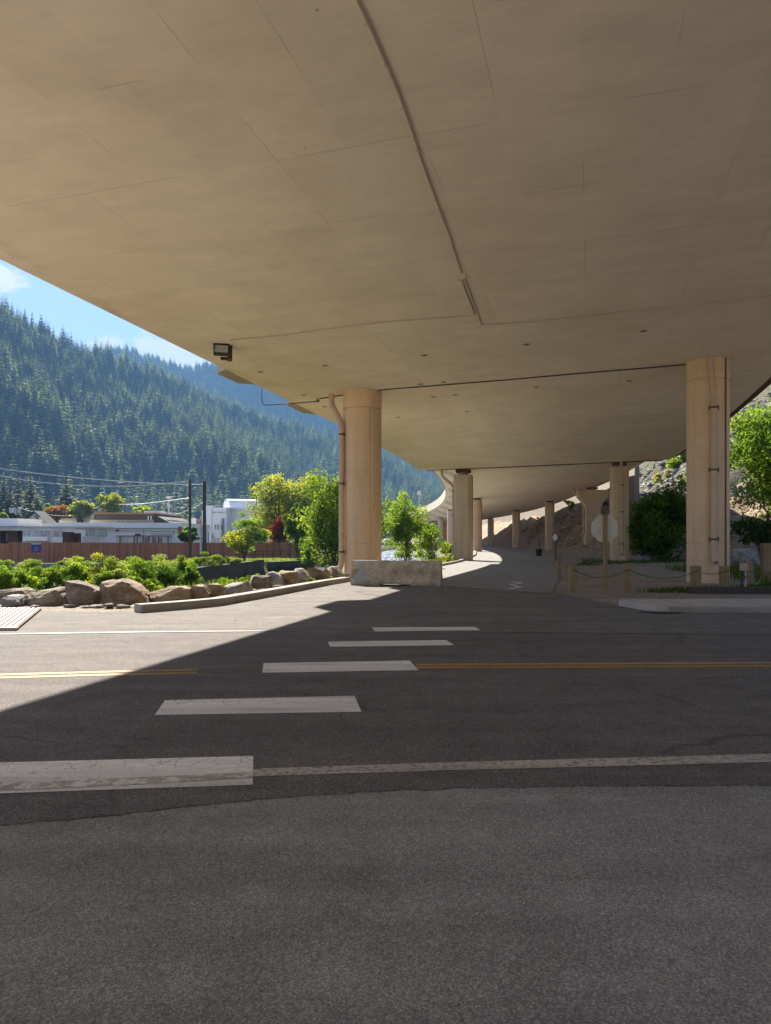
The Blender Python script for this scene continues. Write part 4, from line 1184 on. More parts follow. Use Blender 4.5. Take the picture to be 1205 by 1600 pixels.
# sunlit retaining wall above the slope
def wall_run(name, pts, h, th, mat, label, cat='wall', joints=None, cap=None, jm=None):
    root = empty(name, pts[0], label=label, cat=cat)
    o = Vector(pts[0])
    vs, fs = [], []
    hh = h if isinstance(h, list) else [h] * len(pts)
    n = len(pts)
    for i, p in enumerate(pts):
        t = pts[min(i + 1, n - 1)] - pts[max(i - 1, 0)]; t.z = 0; t.normalize()
        nr = Vector((-t.y, t.x, 0)) * th
        q = p - o
        vs += [q + Vector((0, 0, -1.5)), q + Vector((0, 0, hh[i])), q + nr + Vector((0, 0, hh[i])), q + nr + Vector((0, 0, -1.5))]
    for i in range(n - 1):
        for c in range(4):
            c2 = (c + 1) % 4
            a, b = i * 4, i * 4 + 4
            fs.append((a + c, a + c2, b + c2, b + c))
    fs += [(3, 2, 1, 0), (n * 4 - 4, n * 4 - 3, n * 4 - 2, n * 4 - 1)]
    mesh_obj('wall_face', vs, fs, mat, root)
    if joints:
        for i in range(n - 1):
            d = pts[i + 1] - pts[i]; Ld = d.length
            k = int(Ld / joints)
            for j in range(1, k + 1):
                q = pts[i] + d * (j / (k + 0.5)) - o
                hz = hh[i] + (hh[i + 1] - hh[i]) * (j / (k + 0.5))
                t = d.normalized()
                nr = Vector((-t.y, t.x, 0)).normalized()
                MB().box(q + Vector((0, 0, hz / 2)) , (0.06, 0.02, hz), rz=math.atan2(t.y, t.x)).build('joint', jm or MAT['groove'], root)
    return root
def slope_pt(k, r):
    a, b = Vector(TOE[k] + (0,)), Vector(TOE[k + 1] + (0,))
    t = (b - a).normalized()
    return a, t
rw = []
for (x, y) in []+0*[(33.3, 78), (34.6, 88), (36.2, 100), (38.0, 120), (39.3, 142), (39.3, 185), (35.5, 240)]:
    rw.append(Vector((x, y, 6.1)))
rw = [Vector((x, y, zg(x - 0.6, y) - 0.1)) for x, y in [(27.6, 80), (28.2, 86), (29.2, 93), (31.0, 110), (31.8, 140), (32.4, 187), (30.4, 245)]]
wall_run('retaining_wall', rw, [4.2, 4.0, 3.6, 3.4, 3.2, 3.0, 3.0], 0.5, MAT['sunlit_wall'], 'sunlit pale panelled retaining wall on top of the rock slope', joints=2.4)

# ------------------------------------------------------------------ creek channel walls, fence, town
dw = [Vector((-12.9, 48.6, -0.52)), Vector((-11.9, 54.0, -0.48)), Vector((-11.0, 60.0, -0.45)), Vector((-10.5, 63.6, -0.42))]
wall_run('channel_wall', [Vector((p.x, p.y, -1.9)) for p in dw], [p.z + 1.9 for p in dw], 0.35, MAT['dark_wall'], 'dark stained concrete creek wall with a sloping pale top edge')
wall_run('channel_wall', [Vector((-10.4, 65.2, -1.9)), Vector((-8.0, 66.4, -1.9)), Vector((-6.4, 67.4, -1.9))], [1.22, 1.3, 1.38], 0.35, MAT['dark_wall'], 'shorter dark concrete creek wall stepped lower at the right')
wall_run('channel_wall', [Vector((-60, 60.4, -1.9)), Vector((-30, 60.2, -1.9)), Vector((-17.2, 59.4, -1.9)), Vector((-13.3, 55, -1.9))], 1.28, 0.3, MAT['grey_wall'], 'grey concrete wall with a pale ledge below the wooden fence')

def fence_run(name, pts, h, label, bw=0.14, rail=True, mat='fence'):
    root = empty(name, pts[0], label=label, cat='fence')
    o = Vector(pts[0]); b = MB(); rg = random.Random(8)
    rails = MB()
    for a, c in zip(pts[:-1], pts[1:]):
        d = c - a; Ld = math.hypot(d.x, d.y); n = int(Ld / bw); rz = math.atan2(d.y, d.x)
        for k in range(n):
            q = a + d * ((k + .5) / n) - o
            hh = h + rg.uniform(-.012, .012)
            b.box(q + Vector((0, 0, hh / 2)) + Vector((-math.sin(rz), math.cos(rz), 0)) * rg.uniform(-.012, .012), (bw * .95, 0.025, hh), rz=rz)
        m_ = (a + c) / 2 - o
        for z in (0.25, h - 0.22):
            rails.tube([a - o + Vector((0, 0.06, z)), c - o + Vector((0, 0.06, z))], 0.035, 4)
    b.build('boards', MAT[mat], root)
    rails.build('rail', MAT['brown_timber'], root)
    for a, c in zip(pts[:-1], pts[1:]):
        n = max(2, int((c - a).length / 2.6))
        for k in range(n + 1):
            q = a.lerp(c, k / n) - o
            MB().box(q + Vector((0, 0.12, h / 2 - 0.1)), (0.1, 0.1, h + 0.15)).build('post', MAT['brown_timber'], root)
    return root
fL, fM, fR = W(13, 879, 62), W(200, 877, 68), W(472, 873.5, 78)
fence_run('wooden_fence', [fL, fM, fR], 1.72, 'long red-brown board fence beyond the creek with a blue sign on it')
f0 = W(-60, 879.5, 66); f1 = W(13, 879.5, 64.5)
fence_run('wooden_fence', [f0, f1], 1.70, 'darker short run of board fence at the far left edge')
# blue sign on the fence
sp = W(56.5, 855.5, 63.3)
sb = empty('notice_sign', sp, math.atan2(fM.y - fL.y, fM.x - fL.x), label='small blue notice with a pale top band on the wooden fence', cat='sign')
MB().box((0, -0.05, 0), (0.75, 0.02, 0.80)).build('panel', MAT['blue_sign'], sb)
MB().box((0, -0.065, 0.33), (0.75, 0.01, 0.14)).build('header_band', MAT['white_flat'], sb)
for z, w in ((0.13, .12), (0.02, .45), (-0.12, .36), (-0.20, .42), (-0.28, .30)):
    MB().box((0, -0.063, z), (w, 0.006, 0.035)).build('text_line', simple('pale_lettering', (0.38, 0.42, 0.55), None, 6, 0.6), sb)
# dark railing on the lawn beyond the wall
ra, rb = W(383, 871, 68), W(466, 869, 72)
rl = empty('railing', ra, label='thin dark metal railing on the lawn in front of the fence', cat='railing')
for z in (0.25, 0.55):
    MB().tube([Vector((0, 0, z)), rb - ra + Vector((0, 0, z))], 0.03, 6).build('rail', MAT['dark_metal'], rl)
for k in range(7):
    q = (rb - ra) * (k / 6)
    MB().tube([q + Vector((0, 0, -0.4)), q + Vector((0, 0, 0.6))], 0.035, 6).build('post', MAT['dark_metal'], rl)

# utility poles and lines
def pole(px, pyt, pyb, d, r, label, arms=0, group=None, mat='pole_wood', name='utility_pole'):
    b = W(px, pyb, d); h = (pyb - pyt) * d / F
    root = empty(name, b, label=label, cat='utility pole' if name == 'utility_pole' else 'street light', group=group)
    MB().tube([(0, 0, -0.6), (0, 0, h)], [r, r * .78], 12).build('pole', MAT[mat], root, smooth=False)
    for k in range(arms):
        z = h - 0.5 - k * 1.3
        MB().box((0, -0.12, z), (2.4, 0.1, 0.12)).build('crossarm', MAT['pole_wood'], root)
        for sx in (-1.05, -0.5, 0.5, 1.05):
            MB().lathe([(0.05, z + .06), (0.07, z + .16), (0.05, z + .26)], 8, (sx, -0.12, 0)).build('insulator', MAT['pvc'], root)
    return root, b, h
pA, bA, hA = pole(297, 750, 869, 63, 0.13, 'slimmer dark utility pole just left of the thicker one behind the fence')
pB, bB, hB = pole(319.5, 752, 870, 60, 0.165, 'thicker dark utility pole with a white pipe at its foot by the white building')
MB().tube([(-0.27, -0.05, 0.2), (-0.27, -0.05, 2.6)], 0.09, 8).build('pipe', MAT['pvc'], pB)
pC, bC, hC = pole(28, 772, 850, 150, 0.17, 'distant utility pole with crossarms and transformers at the left', arms=2)
for sx in (-1.2, -0.45, 0.5):
    MB().lathe([(0.30, hC - 3.9), (0.34, hC - 3.8), (0.34, hC - 2.9), (0.2, hC - 2.75)], 12, (sx, -0.4, 0)).build('transformer', MAT['pvc'], pC)
pD, bD, hD = pole(264, 778, 850, 130, 0.16, 'pale street light pole with a lamp head above the town roofs', mat='pvc', name='street_light')
MB().box((0, 0, hD), (0.9, 0.5, 0.35)).build('lamp_head', MAT['pvc'], pD, bevel=0.05)
MB().box((-0.1, 0, hD - 1.2), (0.5, 0.3, 0.5)).build('signal_box', MAT['pvc'], pD)
pE, bE, hE = pole(290.5, 792, 850, 140, 0.14, 'small brown far pole between the street light and the slim utility pole', arms=1)
pF, bF, hF = pole(195, 790, 850, 120, 0.07, 'thin brown street light above the dark-roofed building', mat='rusty', name='street_light')
MB().tube([(0, 0, hF), (-0.05, 0, hF + .25), (-0.35, 0, hF + .35)], 0.05, 6).build('lamp_arm', MAT['pvc'], pF)
pG, bG, hG = pole(655, 770, 806, 170, 0.08, 'small light mast standing on the far curving deck', mat='pvc', name='street_light')
MB().box((0, 0, hG), (0.9, 0.5, 0.9)).build('lamp_head', MAT['pvc'], pG, bevel=0.04)
def line(a, b, s, r, label):
    o = Vector(a)
    root = empty('power_line', o, label=label, cat='power line')
    MB().tube([q - o for q in sag(a, b, s, 24)], r, 6).build('wire', MAT['wire'], root, smooth=True)
line(W(-40, 726, 66), W(297, 757.5, 63), 0.30, 0.042, 'upper thick pale cable running from the slim pole off to the left')
line(W(-40, 735, 60), W(297, 751, 63), 0.85, 0.042, 'lower sagging thick pale cable from the slim pole top off to the left')
line(W(297, 756, 63), W(319, 756, 60), 0.05, 0.02, 'short cable between the two dark utility poles')
line(W(185, 788, 140), W(297, 778, 63.5), 0.2, 0.05, 'pale cable past the street light to the slim pole')
line(W(264, 803, 130), W(319, 784, 60.5), 0.4, 0.02, 'thin drop wire from the street light toward the thicker pole')
line(W(28, 792, 150), W(110, 806, 120), 0.5, 0.03, 'thin wire from the distant transformer pole over the gabled house')
line(W(320, 790, 60.5), W(392, 780, 118), 0.3, 0.02, 'thin wire from the thicker pole to the white arched building')

def block(b, c, s, rz=0.0): return b.box(c, s, rz)
def bx_px(x0, y0, x1, y1, d, depth, zbot=None):
    a = W(x0, y1, d); c = W(x1, y0, d)
    zb = a.z if zbot is None else zbot
    return ((a.x + c.x) / 2, d + depth / 2, (zb + c.z) / 2), (c.x - a.x, depth, c.z - zb)
def part(root, name, rect, d, depth, mat, zbot=None, bev=0.0):
    c, s = bx_px(*rect, d, depth, zbot)
    o = Vector(root.location)
    return MB().box(Vector(c) - o, s).build(name, MAT[mat], root, bevel=bev)
ZT = -1.1
# white long building
b1_ = empty('white_building', W(160, 848, 95), label='long low white building with weathered panels behind the fence', cat='building')
part(b1_, 'wall', (31, 824, 284, 850), 95, 14, 'white_wall', ZT)
part(b1_, 'roof_band', (36, 817, 285, 825), 94.6, 15, 'white_wall')
part(b1_, 'corrugated_panel', (30, 829, 98, 838.5), 94.9, 0.1, 'corrugated')
part(b1_, 'corrugated_panel', (133, 826.5, 167, 838), 94.9, 0.1, 'corrugated')
part(b1_, 'awning', (35, 838.5, 74, 845), 94.2, 0.8, 'white_wall')
part(b1_, 'lower_panel', (121, 838.5, 162, 848), 94.85, 0.14, 'offwhite')
part(b1_, 'lower_panel', (182, 836.5, 267, 849), 94.7, 0.3, 'offwhite')
part(b1_, 'red_panel', (278.5, 822.5, 283.6, 834), 94.5, 0.2, 'red_panel')
part(b1_, 'chimney_duct', (219, 818, 223.5, 836), 94.7, 0.3, 'white_wall')
for r in ((181.5, 836.8, 268, 837.6), (170, 829.4, 236, 829.9), (162, 825.4, 280, 825.8), (236, 830, 272, 830.6), (236, 834, 268, 834.6), (271, 830, 271.6, 834)):
    part(b1_, 'pipe', r, 94.5, 0.15, 'rusty')
for x in (187, 209, 214, 223, 232, 239, 247, 262): part(b1_, 'post', (x, 837, x + .8, 849), 94.55, 0.12, 'rusty')
for r in ((181, 827.5, 184, 830), (211, 834, 219, 836.5), (66, 837, 70, 838)): part(b1_, 'vent', r, 94.6, 0.3, 'black')
for r in ((226, 840, 231, 848), (238, 840, 243, 848), (248, 840, 253, 848)): part(b1_, 'window', r, 94.6, 0.1, 'window')
# left canopy building
b2_ = empty('carport', W(40, 848, 84), label='flat-roofed carport on brown posts behind the left end of the fence', cat='carport')
part(b2_, 'roof', (-30, 822.5, 136, 826), 82, 8, 'cream')
part(b2_, 'fascia', (-30, 826, 118, 829), 81.9, 0.3, 'offwhite')
part(b2_, 'upper_block', (-30, 810, 28, 822), 84, 6, 'white_wall')
for r in ((-6, 827, 1.5, 850), (11, 828, 27, 850), (98, 831, 109, 850), (111, 833, 120, 850)):
    part(b2_, 'pillar', r, 82.5 if r[0] != 111 else 84, 1.2, 'brown_timber', ZT)
part(b2_, 'back_wall', (1.5, 828, 27, 850), 89, 0.3, 'brown_timber', ZT)
part(b2_, 'window', (8, 834, 10.5, 845), 88.8, 0.15, 'white_wall')
# gabled house
b3_ = empty('gabled_house', W(54, 848, 118), label='white gabled house with a dark roof edge left of the orange tree', cat='house')
def gable(root, x0, xr, x1, ye, yr, d, depth, wall, roof, over=1.05):
    o = Vector(root.location)
    e0, e1, rp_ = W(x0, ye, d) - o, W(x1, ye, d) - o, W(xr, yr, d) - o
    zb = ZT - o.z
    dv = Vector((0, depth, 0))
    MB().add([(e0.x, e0.y, zb), (e1.x, e1.y, zb), e1, rp_, e0] + [(e0.x, e0.y + depth, zb), (e1.x, e1.y + depth, zb), e1 + dv, rp_ + dv, e0 + dv],
             [(0, 1, 2, 3, 4), (9, 8, 7, 6, 5), (0, 5, 6, 1), (1, 6, 7, 2), (4, 9, 5, 0)]).build('wall', MAT[wall], root)
    up = Vector((0, 0, 0.32)); f = Vector((0, -0.5, 0))
    for a in (e0, e1):
        q = rp_ + (a - rp_) * 1.12
        MB().add([rp_ + f, q + f, q + f + up, rp_ + f + up, rp_ + dv, q + dv, q + dv + up, rp_ + dv + up],
                 [(0, 1, 2, 3), (7, 6, 5, 4), (0, 4, 5, 1), (1, 5, 6, 2), (2, 6, 7, 3), (3, 7, 4, 0)]).build('roof_slope', MAT[roof], root)
gable(b3_, 31, 55, 78, 822, 801, 118, 3.2, 'white_wall', 'roof_dark')
part(b3_, 'gable_window', (53.5, 806, 57, 808), 117.8, 0.3, 'window')
o_ = Vector(b3_.location)
e0, e1, rp_ = W(50, 821, 116.5) - o_, W(70, 821, 116.5) - o_, W(60, 811, 116.5) - o_
MB().add([e0, e1, rp_, e0 + Vector((0, 1.4, 0)), e1 + Vector((0, 1.4, 0)), rp_ + Vector((0, 1.4, 0))], [(0, 1, 2), (5, 4, 3), (0, 3, 4, 1)]).build('porch_gable', MAT['cream'], b3_)
for a in (e0, e1):
    up = Vector((0, 0, .3)); f = Vector((0, -.3, 0)); dv = Vector((0, 1.4, 0)); q = rp_ + (a - rp_) * 1.1
    MB().add([rp_ + f, q + f, q + f + up, rp_ + f + up, rp_ + dv, q + dv, q + dv + up, rp_ + dv + up],
             [(0, 1, 2, 3), (7, 6, 5, 4), (0, 4, 5, 1), (1, 5, 6, 2), (2, 6, 7, 3), (3, 7, 4, 0)]).build('porch_roof', MAT['roof_dark'], b3_)
# low tan roof with a dark chimney
b4_ = empty('flat_roofed_building', W(120, 848, 125), label='tan flat-roofed building with a small dark chimney', cat='building')
part(b4_, 'wall', (92, 812.5, 170, 850), 125, 12, 'cream', ZT)
part(b4_, 'roof', (95, 810, 172, 813), 124.6, 13, 'tan_roof')
part(b4_, 'chimney', (120, 809.5, 126, 816), 123.8, 1.2, 'black')
# dark fascia building
b5_ = empty('dark_roofed_building', W(200, 848, 112), label='building with a wide dark brown fascia and orange roof edge', cat='building')
part(b5_, 'wall', (140, 812, 262, 850), 112, 14, 'cream', ZT)
part(b5_, 'fascia', (147, 802.5, 241, 812), 111, 15, 'fascia_brown')
part(b5_, 'roof_edge', (146.5, 801, 242, 803), 110.8, 15.4, 'orange_trim')
a0, a1, a2 = W(241, 803.5, 111.2), W(265, 816.5, 111.2), W(241, 816.5, 111.2)
oo = Vector(b5_.location)
MB().add([a0 - oo, a1 - oo, a2 - oo] + [p - oo + Vector((0, 14, 0)) for p in (a0, a1, a2)], [(0, 2, 1), (3, 4, 5), (0, 1, 4, 3), (1, 2, 5, 4), (2, 0, 3, 5)]).build('roof_slope', MAT['roof_dark'], b5_)
part(b5_, 'roof_hatch', (225, 798, 250, 802), 118, 3, 'white_wall')
for x in (231, 235.5): part(b5_, 'vent_pipe', (x, 806, x + 1.4, 813), 110.5, 0.2, 'pvc')
for x in (183, 195): part(b5_, 'vent_pipe', (x, 812, x + 1, 818), 110.5, 0.2, 'pvc')
# brick block
b6_ = empty('brick_building', W(292, 848, 135), label='red brick building with a white patch between the utility poles', cat='building')
part(b6_, 'wall', (262, 813, 323, 850), 135, 14, 'brick', ZT)
part(b6_, 'coping', (262, 811, 323, 813.4), 134.8, 14.4, 'tan_roof')
part(b6_, 'white_panel', (299, 809.5, 306, 825), 134.5, 0.5, 'white_wall')
part(b6_, 'lower_band', (270, 834, 312, 835.2), 134.8, 0.2, 'tan_roof')
for x in (313, 317): part(b6_, 'chimney', (x, 806, x + 2, 811.5), 137, 1, 'tan_roof')
b7_ = empty('tan_building', W(255, 830, 165), label='small pale building peeking above the dark roof at its right end', cat='building')
part(b7_, 'wall', (248, 802, 266, 850), 165, 8, 'cream', ZT)
part(b7_, 'roof', (246, 800.5, 268, 802.6), 164.7, 8.6, 'white_wall')
b9_ = empty('red_roofed_house', W(150, 830, 170), label='distant house with a pink-red roof showing between two yellow-green trees', cat='house')
part(b9_, 'wall', (142, 801, 156, 850), 170, 6, 'white_wall', ZT)
part(b9_, 'roof', (141, 798, 157, 801.5), 169.5, 7, 'pink_roof')
# white art deco building with a barrel roof
b8_ = empty('arched_building', W(355, 848, 118), label='tall white building with a barrel-vaulted roof behind the yellow tree', cat='building')
part(b8_, 'wall', (315.5, 798, 322, 850), 119, 15, 'white_wall', ZT)
part(b8_, 'wall', (321, 793, 354, 850), 118, 16, 'white_wall', ZT)
part(b8_, 'corner_pier', (321, 790.5, 330.5, 850), 117.6, 1.0, 'white_wall', ZT)
part(b8_, 'side_wall', (354, 793.5, 400, 850), 121, 13, 'white_wall', ZT)
part(b8_, 'cornice', (330, 800.2, 354, 800.9), 117.8, 0.4, 'tan_roof')
part(b8_, 'recess', (322, 831, 326, 848), 117.4, 0.3, 'grey_wall')
part(b8_, 'canopy', (321.5, 824, 326.5, 831), 117.2, 0.8, 'white_wall')
for r in ((336, 820, 338, 827.5), (340, 820, 342, 827.5), (345, 820, 347, 827.5), (336, 841, 338, 848), (340, 841, 342, 848), (345, 841, 347, 848), (332.5, 834.5, 334.3, 848)):
    w_ = part(b8_, 'window', r, 117.9, 0.2, 'window')
for x in (346.5, 348.6): part(b8_, 'downpipe', (x, 810, x + .7, 848), 117.6, 0.2, 'dark_metal')
oo = Vector(b8_.location)
ax_ = Vector((0.9, 0.436, 0)); cr_ = Vector((0.436, -0.9, 0))
c0_ = W(354, 794, 124) - oo
hw, rise = 2.3, (794 - 779.5) * 124 / F
vs, fs = [], []
n_ = 18
for k in range(n_ + 1):
    q = PI - PI * k / n_
    e_ = c0_ - cr_ * (hw * math.cos(q)) + Vector((0, 0, rise * math.sin(q)))
    vs += [e_, e_ + ax_ * 9.0]
for k in range(n_): fs.append((2 * k, 2 * k + 2, 2 * k + 3, 2 * k + 1))
fs.append(tuple(2 * k for k in reversed(range(n_ + 1)))); fs.append(tuple(2 * k + 1 for k in range(n_ + 1)))
mesh_obj('barrel_roof', vs, fs, MAT['white_wall'], b8_)
part(b8_, 'parapet', (352, 792.5, 400, 796), 120.5, 0.5, 'white_wall')

# river
m, nt, out = new_mat('white_water_and_glint')
v = pos(nt)
n1 = tex_noise(nt, scaled(nt, v, (1.2, 0.35, 1)), 1.4, 6, 0.75)
n2 = tex_noise(nt, v, 6.0, 4, 0.7)
bsdf(nt, out, ramp(nt, n1, [(0.48, (0.05, 0.07, 0.08)), (0.62, (0.5, 0.54, 0.56))]), ramp(nt, n1, [(0.4, 0.08), (0.6, 0.5)]), n2, 0.5, 0.1, 0, 0.6)  # pale patches put white water and sun glint into the base colour
mesh_obj('river', [(-30, 66.8, -1.55), (4, 66.8, -1.55), (10, 110, -1.55), (14, 200, -1.55), (-4, 200, -1.55), (-20, 110, -1.55)], [(0, 1, 2, 3, 4, 5)], m, kind='structure')
# ------------------------------------------------------------------ vegetation
def np_mesh(name, V, n_per, mat, tint=None, parent=None, loc=None, **k):
    """V: (faces*n_per, 3) corner points of separate leaf-sized faces"""
    me = bpy.data.meshes.new(name)
    nf = len(V) // n_per
    me.vertices.add(len(V)); me.vertices.foreach_set('co', V.astype(np.float32).ravel())
    me.loops.add(len(V)); me.loops.foreach_set('vertex_index', np.arange(len(V), dtype=np.int32))
    me.polygons.add(nf)
    me.polygons.foreach_set('loop_start', np.arange(nf, dtype=np.int32) * n_per)
    if tint is not None:
        at = me.attributes.new('tint', 'FLOAT', 'POINT')
        at.data.foreach_set('value', np.repeat(tint, n_per).astype(np.float32))
    me.update(); me.validate()
    me.materials.append(mat)
    o = bpy.data.objects.new(name, me)
    COL.objects.link(o)
    if parent: o.parent = parent
    if loc is not None: o.location = loc
    return tag(o, **k)

def leaf_faces(rg, C, size, up=0.35):
    n = len(C)
    nrm = rg.normal(size=(n, 3)); nrm[:, 2] += up * 2; nrm /= np.linalg.norm(nrm, axis=1)[:, None]
    a = np.cross(nrm, rg.normal(size=(n, 3))); a /= np.linalg.norm(a, axis=1)[:, None]
    b = np.cross(nrm, a)
    s = size * rg.uniform(0.65, 1.35, n)[:, None]
    droop = nrm * s * 0.25
    V = np.stack([C - a * s, C + b * s * 0.55 - droop * 0.3, C + a * s - droop, C - b * s * 0.55 - droop * 0.3], 1)
    return V.reshape(-1, 3)

def tree(name, label, cat, base, h, crown_c, crown_r, leaf, n, size, seed, trunk_r=0.12, clumps=34, group=None, lo=0.0, stems=1, mix2=None, irregular=0.35, parts=True, spread=1.0):
    """crown_c, crown_r relative to the base; many leaf faces in clumps round the ends of limbs"""
    rg = np.random.default_rng(seed)
    root = empty(name, base, label=label, cat=cat, group=group)
    cc, cr = np.array(crown_c, float), np.array(crown_r, float)
    u = rg.normal(size=(clumps, 3)); u /= np.linalg.norm(u, axis=1)[:, None]
    rad = rg.uniform(0.30, 1.0, clumps) ** 0.6 * (1 + rg.uniform(-irregular, irregular * .55, clumps))
    K = cc + u * rad[:, None] * cr * 0.86
    K = K[K[:, 2] > lo]
    kr = rg.uniform(0.16, 0.34, len(K))
    w = kr ** 2; w /= w.sum()
    idx = rg.choice(len(K), n, p=w)
    off = rg.normal(size=(n, 3)); off /= np.linalg.norm(off, axis=1)[:, None]
    off *= (rg.uniform(0, 1, n) ** 0.45)[:, None]
    C = K[idx] + off * kr[idx][:, None] * np.array([cr[0], cr[1], cr[2] * .8 if cr[2] < cr[0] * 1.5 else cr[0] * 1.1]) * spread
    ct = rg.uniform(0.0, 0.95, len(K))
    tint = np.clip(ct[idx] * 0.6 + rg.uniform(0, 0.5, n), 0, 1)
    if mix2:
        sel = rg.uniform(size=len(K)) < mix2[1]
        m2 = sel[idx]
        np_mesh('crown', leaf_faces(rg, C[m2], size), 4, LEAF[mix2[0]], tint[m2], root)
        C, tint = C[~m2], tint[~m2]
    np_mesh('crown', leaf_faces(rg, C, size), 4, LEAF[leaf], tint, root)
    b = MB()
    rr_ = random.Random(seed)
    zt = cc[2] + cr[2] * 0.35
    fork = []
    for s_ in range(stems):
        q = 2 * PI * s_ / max(1, stems) + rr_.uniform(0, 1)
        k = 0 if stems == 1 else 0.25 * cr[0]
        pts = []
        for j in range(6):
            f = j / 5
            pts.append((cc[0] * f + math.cos(q) * k * f + rr_.uniform(-.04, .04) * cr[0] * (0 if j == 0 else 1), cc[1] * f + math.sin(q) * k * f + rr_.uniform(-.04, .04) * cr[0], -0.2 + (zt + 0.2) * f))
        b.tube(pts, [trunk_r * (1 - 0.75 * j / 5) for j in range(6)], 7)
        fork.append(pts)
    for i in range(0, len(K), 1 if len(K) < 30 else 2):
        tr = fork[i % len(fork)]
        e = Vector(K[i])
        j = max(1, min(4, int(5 * max(0.15, (e.z * 0.6) / max(zt, .1)))))
        a = Vector(tr[j])
        mid = a.lerp(e, 0.55) + Vector((0, 0, -0.06 * (e - a).length))
        b.tube([a, mid, e], [trunk_r * 0.32, trunk_r * 0.2, trunk_r * 0.06], 5, cap=False)
    b.build('trunk', MAT['bark'], root)
    return root

def tree_px(name, label, cat, box, d, leaf, n, size, seed, **k):
    """box: px extents of the crown (x0, y0, x1, y1) and the px of the foot"""
    x0, y0, x1, y1, yf = box
    gx_, gy_ = (x1 - x0) * 0.07, (y1 - y0) * 0.07
    x0 -= gx_; x1 += gx_; y0 -= gy_
    b = W((x0 + x1) / 2, yf, d)
    zb = zg(b.x, b.y)
    top, bot = EYE + (HZ - y0) * d / F, EYE + (HZ - y1) * d / F
    rx = (x1 - x0) / 2 * d / F
    return tree(name, label, cat, (b.x, b.y, zb), top - zb, (0, 0, (top + bot) / 2 - zb), (rx, rx * k.pop('deep', 0.9), (top - bot) / 2), leaf, n, size, seed, **k)

tree_px('leafy_tree', 'tall bright green tree directly left of the front column', 'tree', (466, 734, 584, 890, 884), 50, 'lime', 19000, 0.095, 1, clumps=95, stems=3, trunk_r=0.09, mix2=('green', 0.48))
tree_px('leafy_tree', 'tall pale yellow-green tree behind the fence, left of the red maple', 'tree', (388, 736, 484, 862, 872), 86, 'olive', 11000, 0.15, 2, clumps=80, trunk_r=0.2, mix2=('yellow', 0.5))
tree_px('leafy_tree', 'broad yellow-green tree filling the gap behind the red maple', 'tree', (424, 738, 520, 866, 872), 90, 'lime', 12000, 0.15, 3, clumps=90, trunk_r=0.2, mix2=('yellow', 0.42))
tree_px('leafy_tree', 'small spreading yellow-topped tree standing before the fence', 'tree', (346, 806, 418, 870, 875), 66, 'yellow', 6000, 0.10, 4, clumps=44, trunk_r=0.09, mix2=('green', 0.5), stems=2)
tree_px('red_maple', 'slender dark red maple among the green trees', 'tree', (421, 797, 453, 862, 872), 78, 'red', 2600, 0.09, 5, clumps=46, trunk_r=0.07, irregular=0.6)
tree_px('leafy_tree', 'narrow green tree right of the red maple', 'tree', (446, 784, 484, 866, 874), 72, 'lime', 6500, 0.11, 6, clumps=50, trunk_r=0.08, mix2=('green', 0.55))
tree_px('leafy_tree', 'young sunlit tree in the gap right of the front column', 'tree', (598, 770, 674, 878, 878), 60, 'green', 8500, 0.095, 7, clumps=60, trunk_r=0.075, mix2=('lime', 0.5), irregular=0.55)
tree_px('leafy_tree', 'bright green tree peeking out behind the right side of the front column', 'tree', (560, 776, 618, 864, 880), 76, 'lime', 3600, 0.13, 8, clumps=40, trunk_r=0.1, mix2=('green', 0.4))
tree_px('shrub', 'tall lime-green bush at the river bank under the far columns', 'shrub', (648, 812, 698, 890, 879), 62, 'lime', 5500, 0.08, 9, clumps=34, trunk_r=0.05, stems=3, mix2=('green', 0.3))
tree_px('shrub', 'low bright green bush left of the square-edged column', 'shrub', (683, 846, 712, 868, 868), 74, 'lime', 1500, 0.10, 10, clumps=18, trunk_r=0.04, stems=3)
tree_px('shrub', 'pale leafy bush at the foot of the young tree by the river', 'shrub', (618, 850, 660, 876, 877), 66, 'olive', 1500, 0.09, 31, clumps=20, trunk_r=0.04, stems=3)
tree_px('shrub', 'dense green shrub filling the gap between the fence end and the tall bright tree', 'shrub', (466, 838, 504, 886, 884), 60, 'green', 4500, 0.09, 33, clumps=40, trunk_r=0.05, stems=3, mix2=('lime', 0.3))
# town trees
tree_px('leafy_tree', 'rounded orange-brown tree behind the gabled house', 'tree', (64, 786, 108, 822, 848), 165, 'orange', 2600, 0.28, 11, clumps=34, trunk_r=0.25)
tree_px('leafy_tree', 'rounded yellow-green tree right of the orange-brown one', 'tree', (99, 779, 150, 818, 848), 170, 'olive', 3000, 0.28, 12, clumps=38, trunk_r=0.25, mix2=('yellow', 0.4))
tree_px('leafy_tree', 'upright lime oval tree above the dark-roofed building', 'tree', (151, 769, 191, 812, 848), 175, 'lime', 2600, 0.28, 13, clumps=34, trunk_r=0.25, mix2=('yellow', 0.4))
tree_px('leafy_tree', 'small light green treetop behind the dark roof, left of the street light', 'tree', (206, 791, 240, 806, 848), 185, 'lime', 1000, 0.28, 14, clumps=18, trunk_r=0.2)
tree_px('leafy_tree', 'small green treetop between the dark conifers and the orange-brown tree', 'tree', (58, 784, 80, 806, 848), 185, 'lime', 800, 0.3, 15, clumps=14, trunk_r=0.2)
tree_px('leafy_tree', 'small bright treetop at the far left beside the transformer pole', 'tree', (-6, 800, 12, 816, 848), 160, 'lime', 700, 0.25, 16, clumps=14, trunk_r=0.2)
tree_px('shrub', 'dark green bush between the red panel and the utility poles', 'shrub', (276, 822, 313, 852, 852), 92, 'green', 1800, 0.17, 17, clumps=24, trunk_r=0.07, stems=2, mix2=('dark', 0.4))
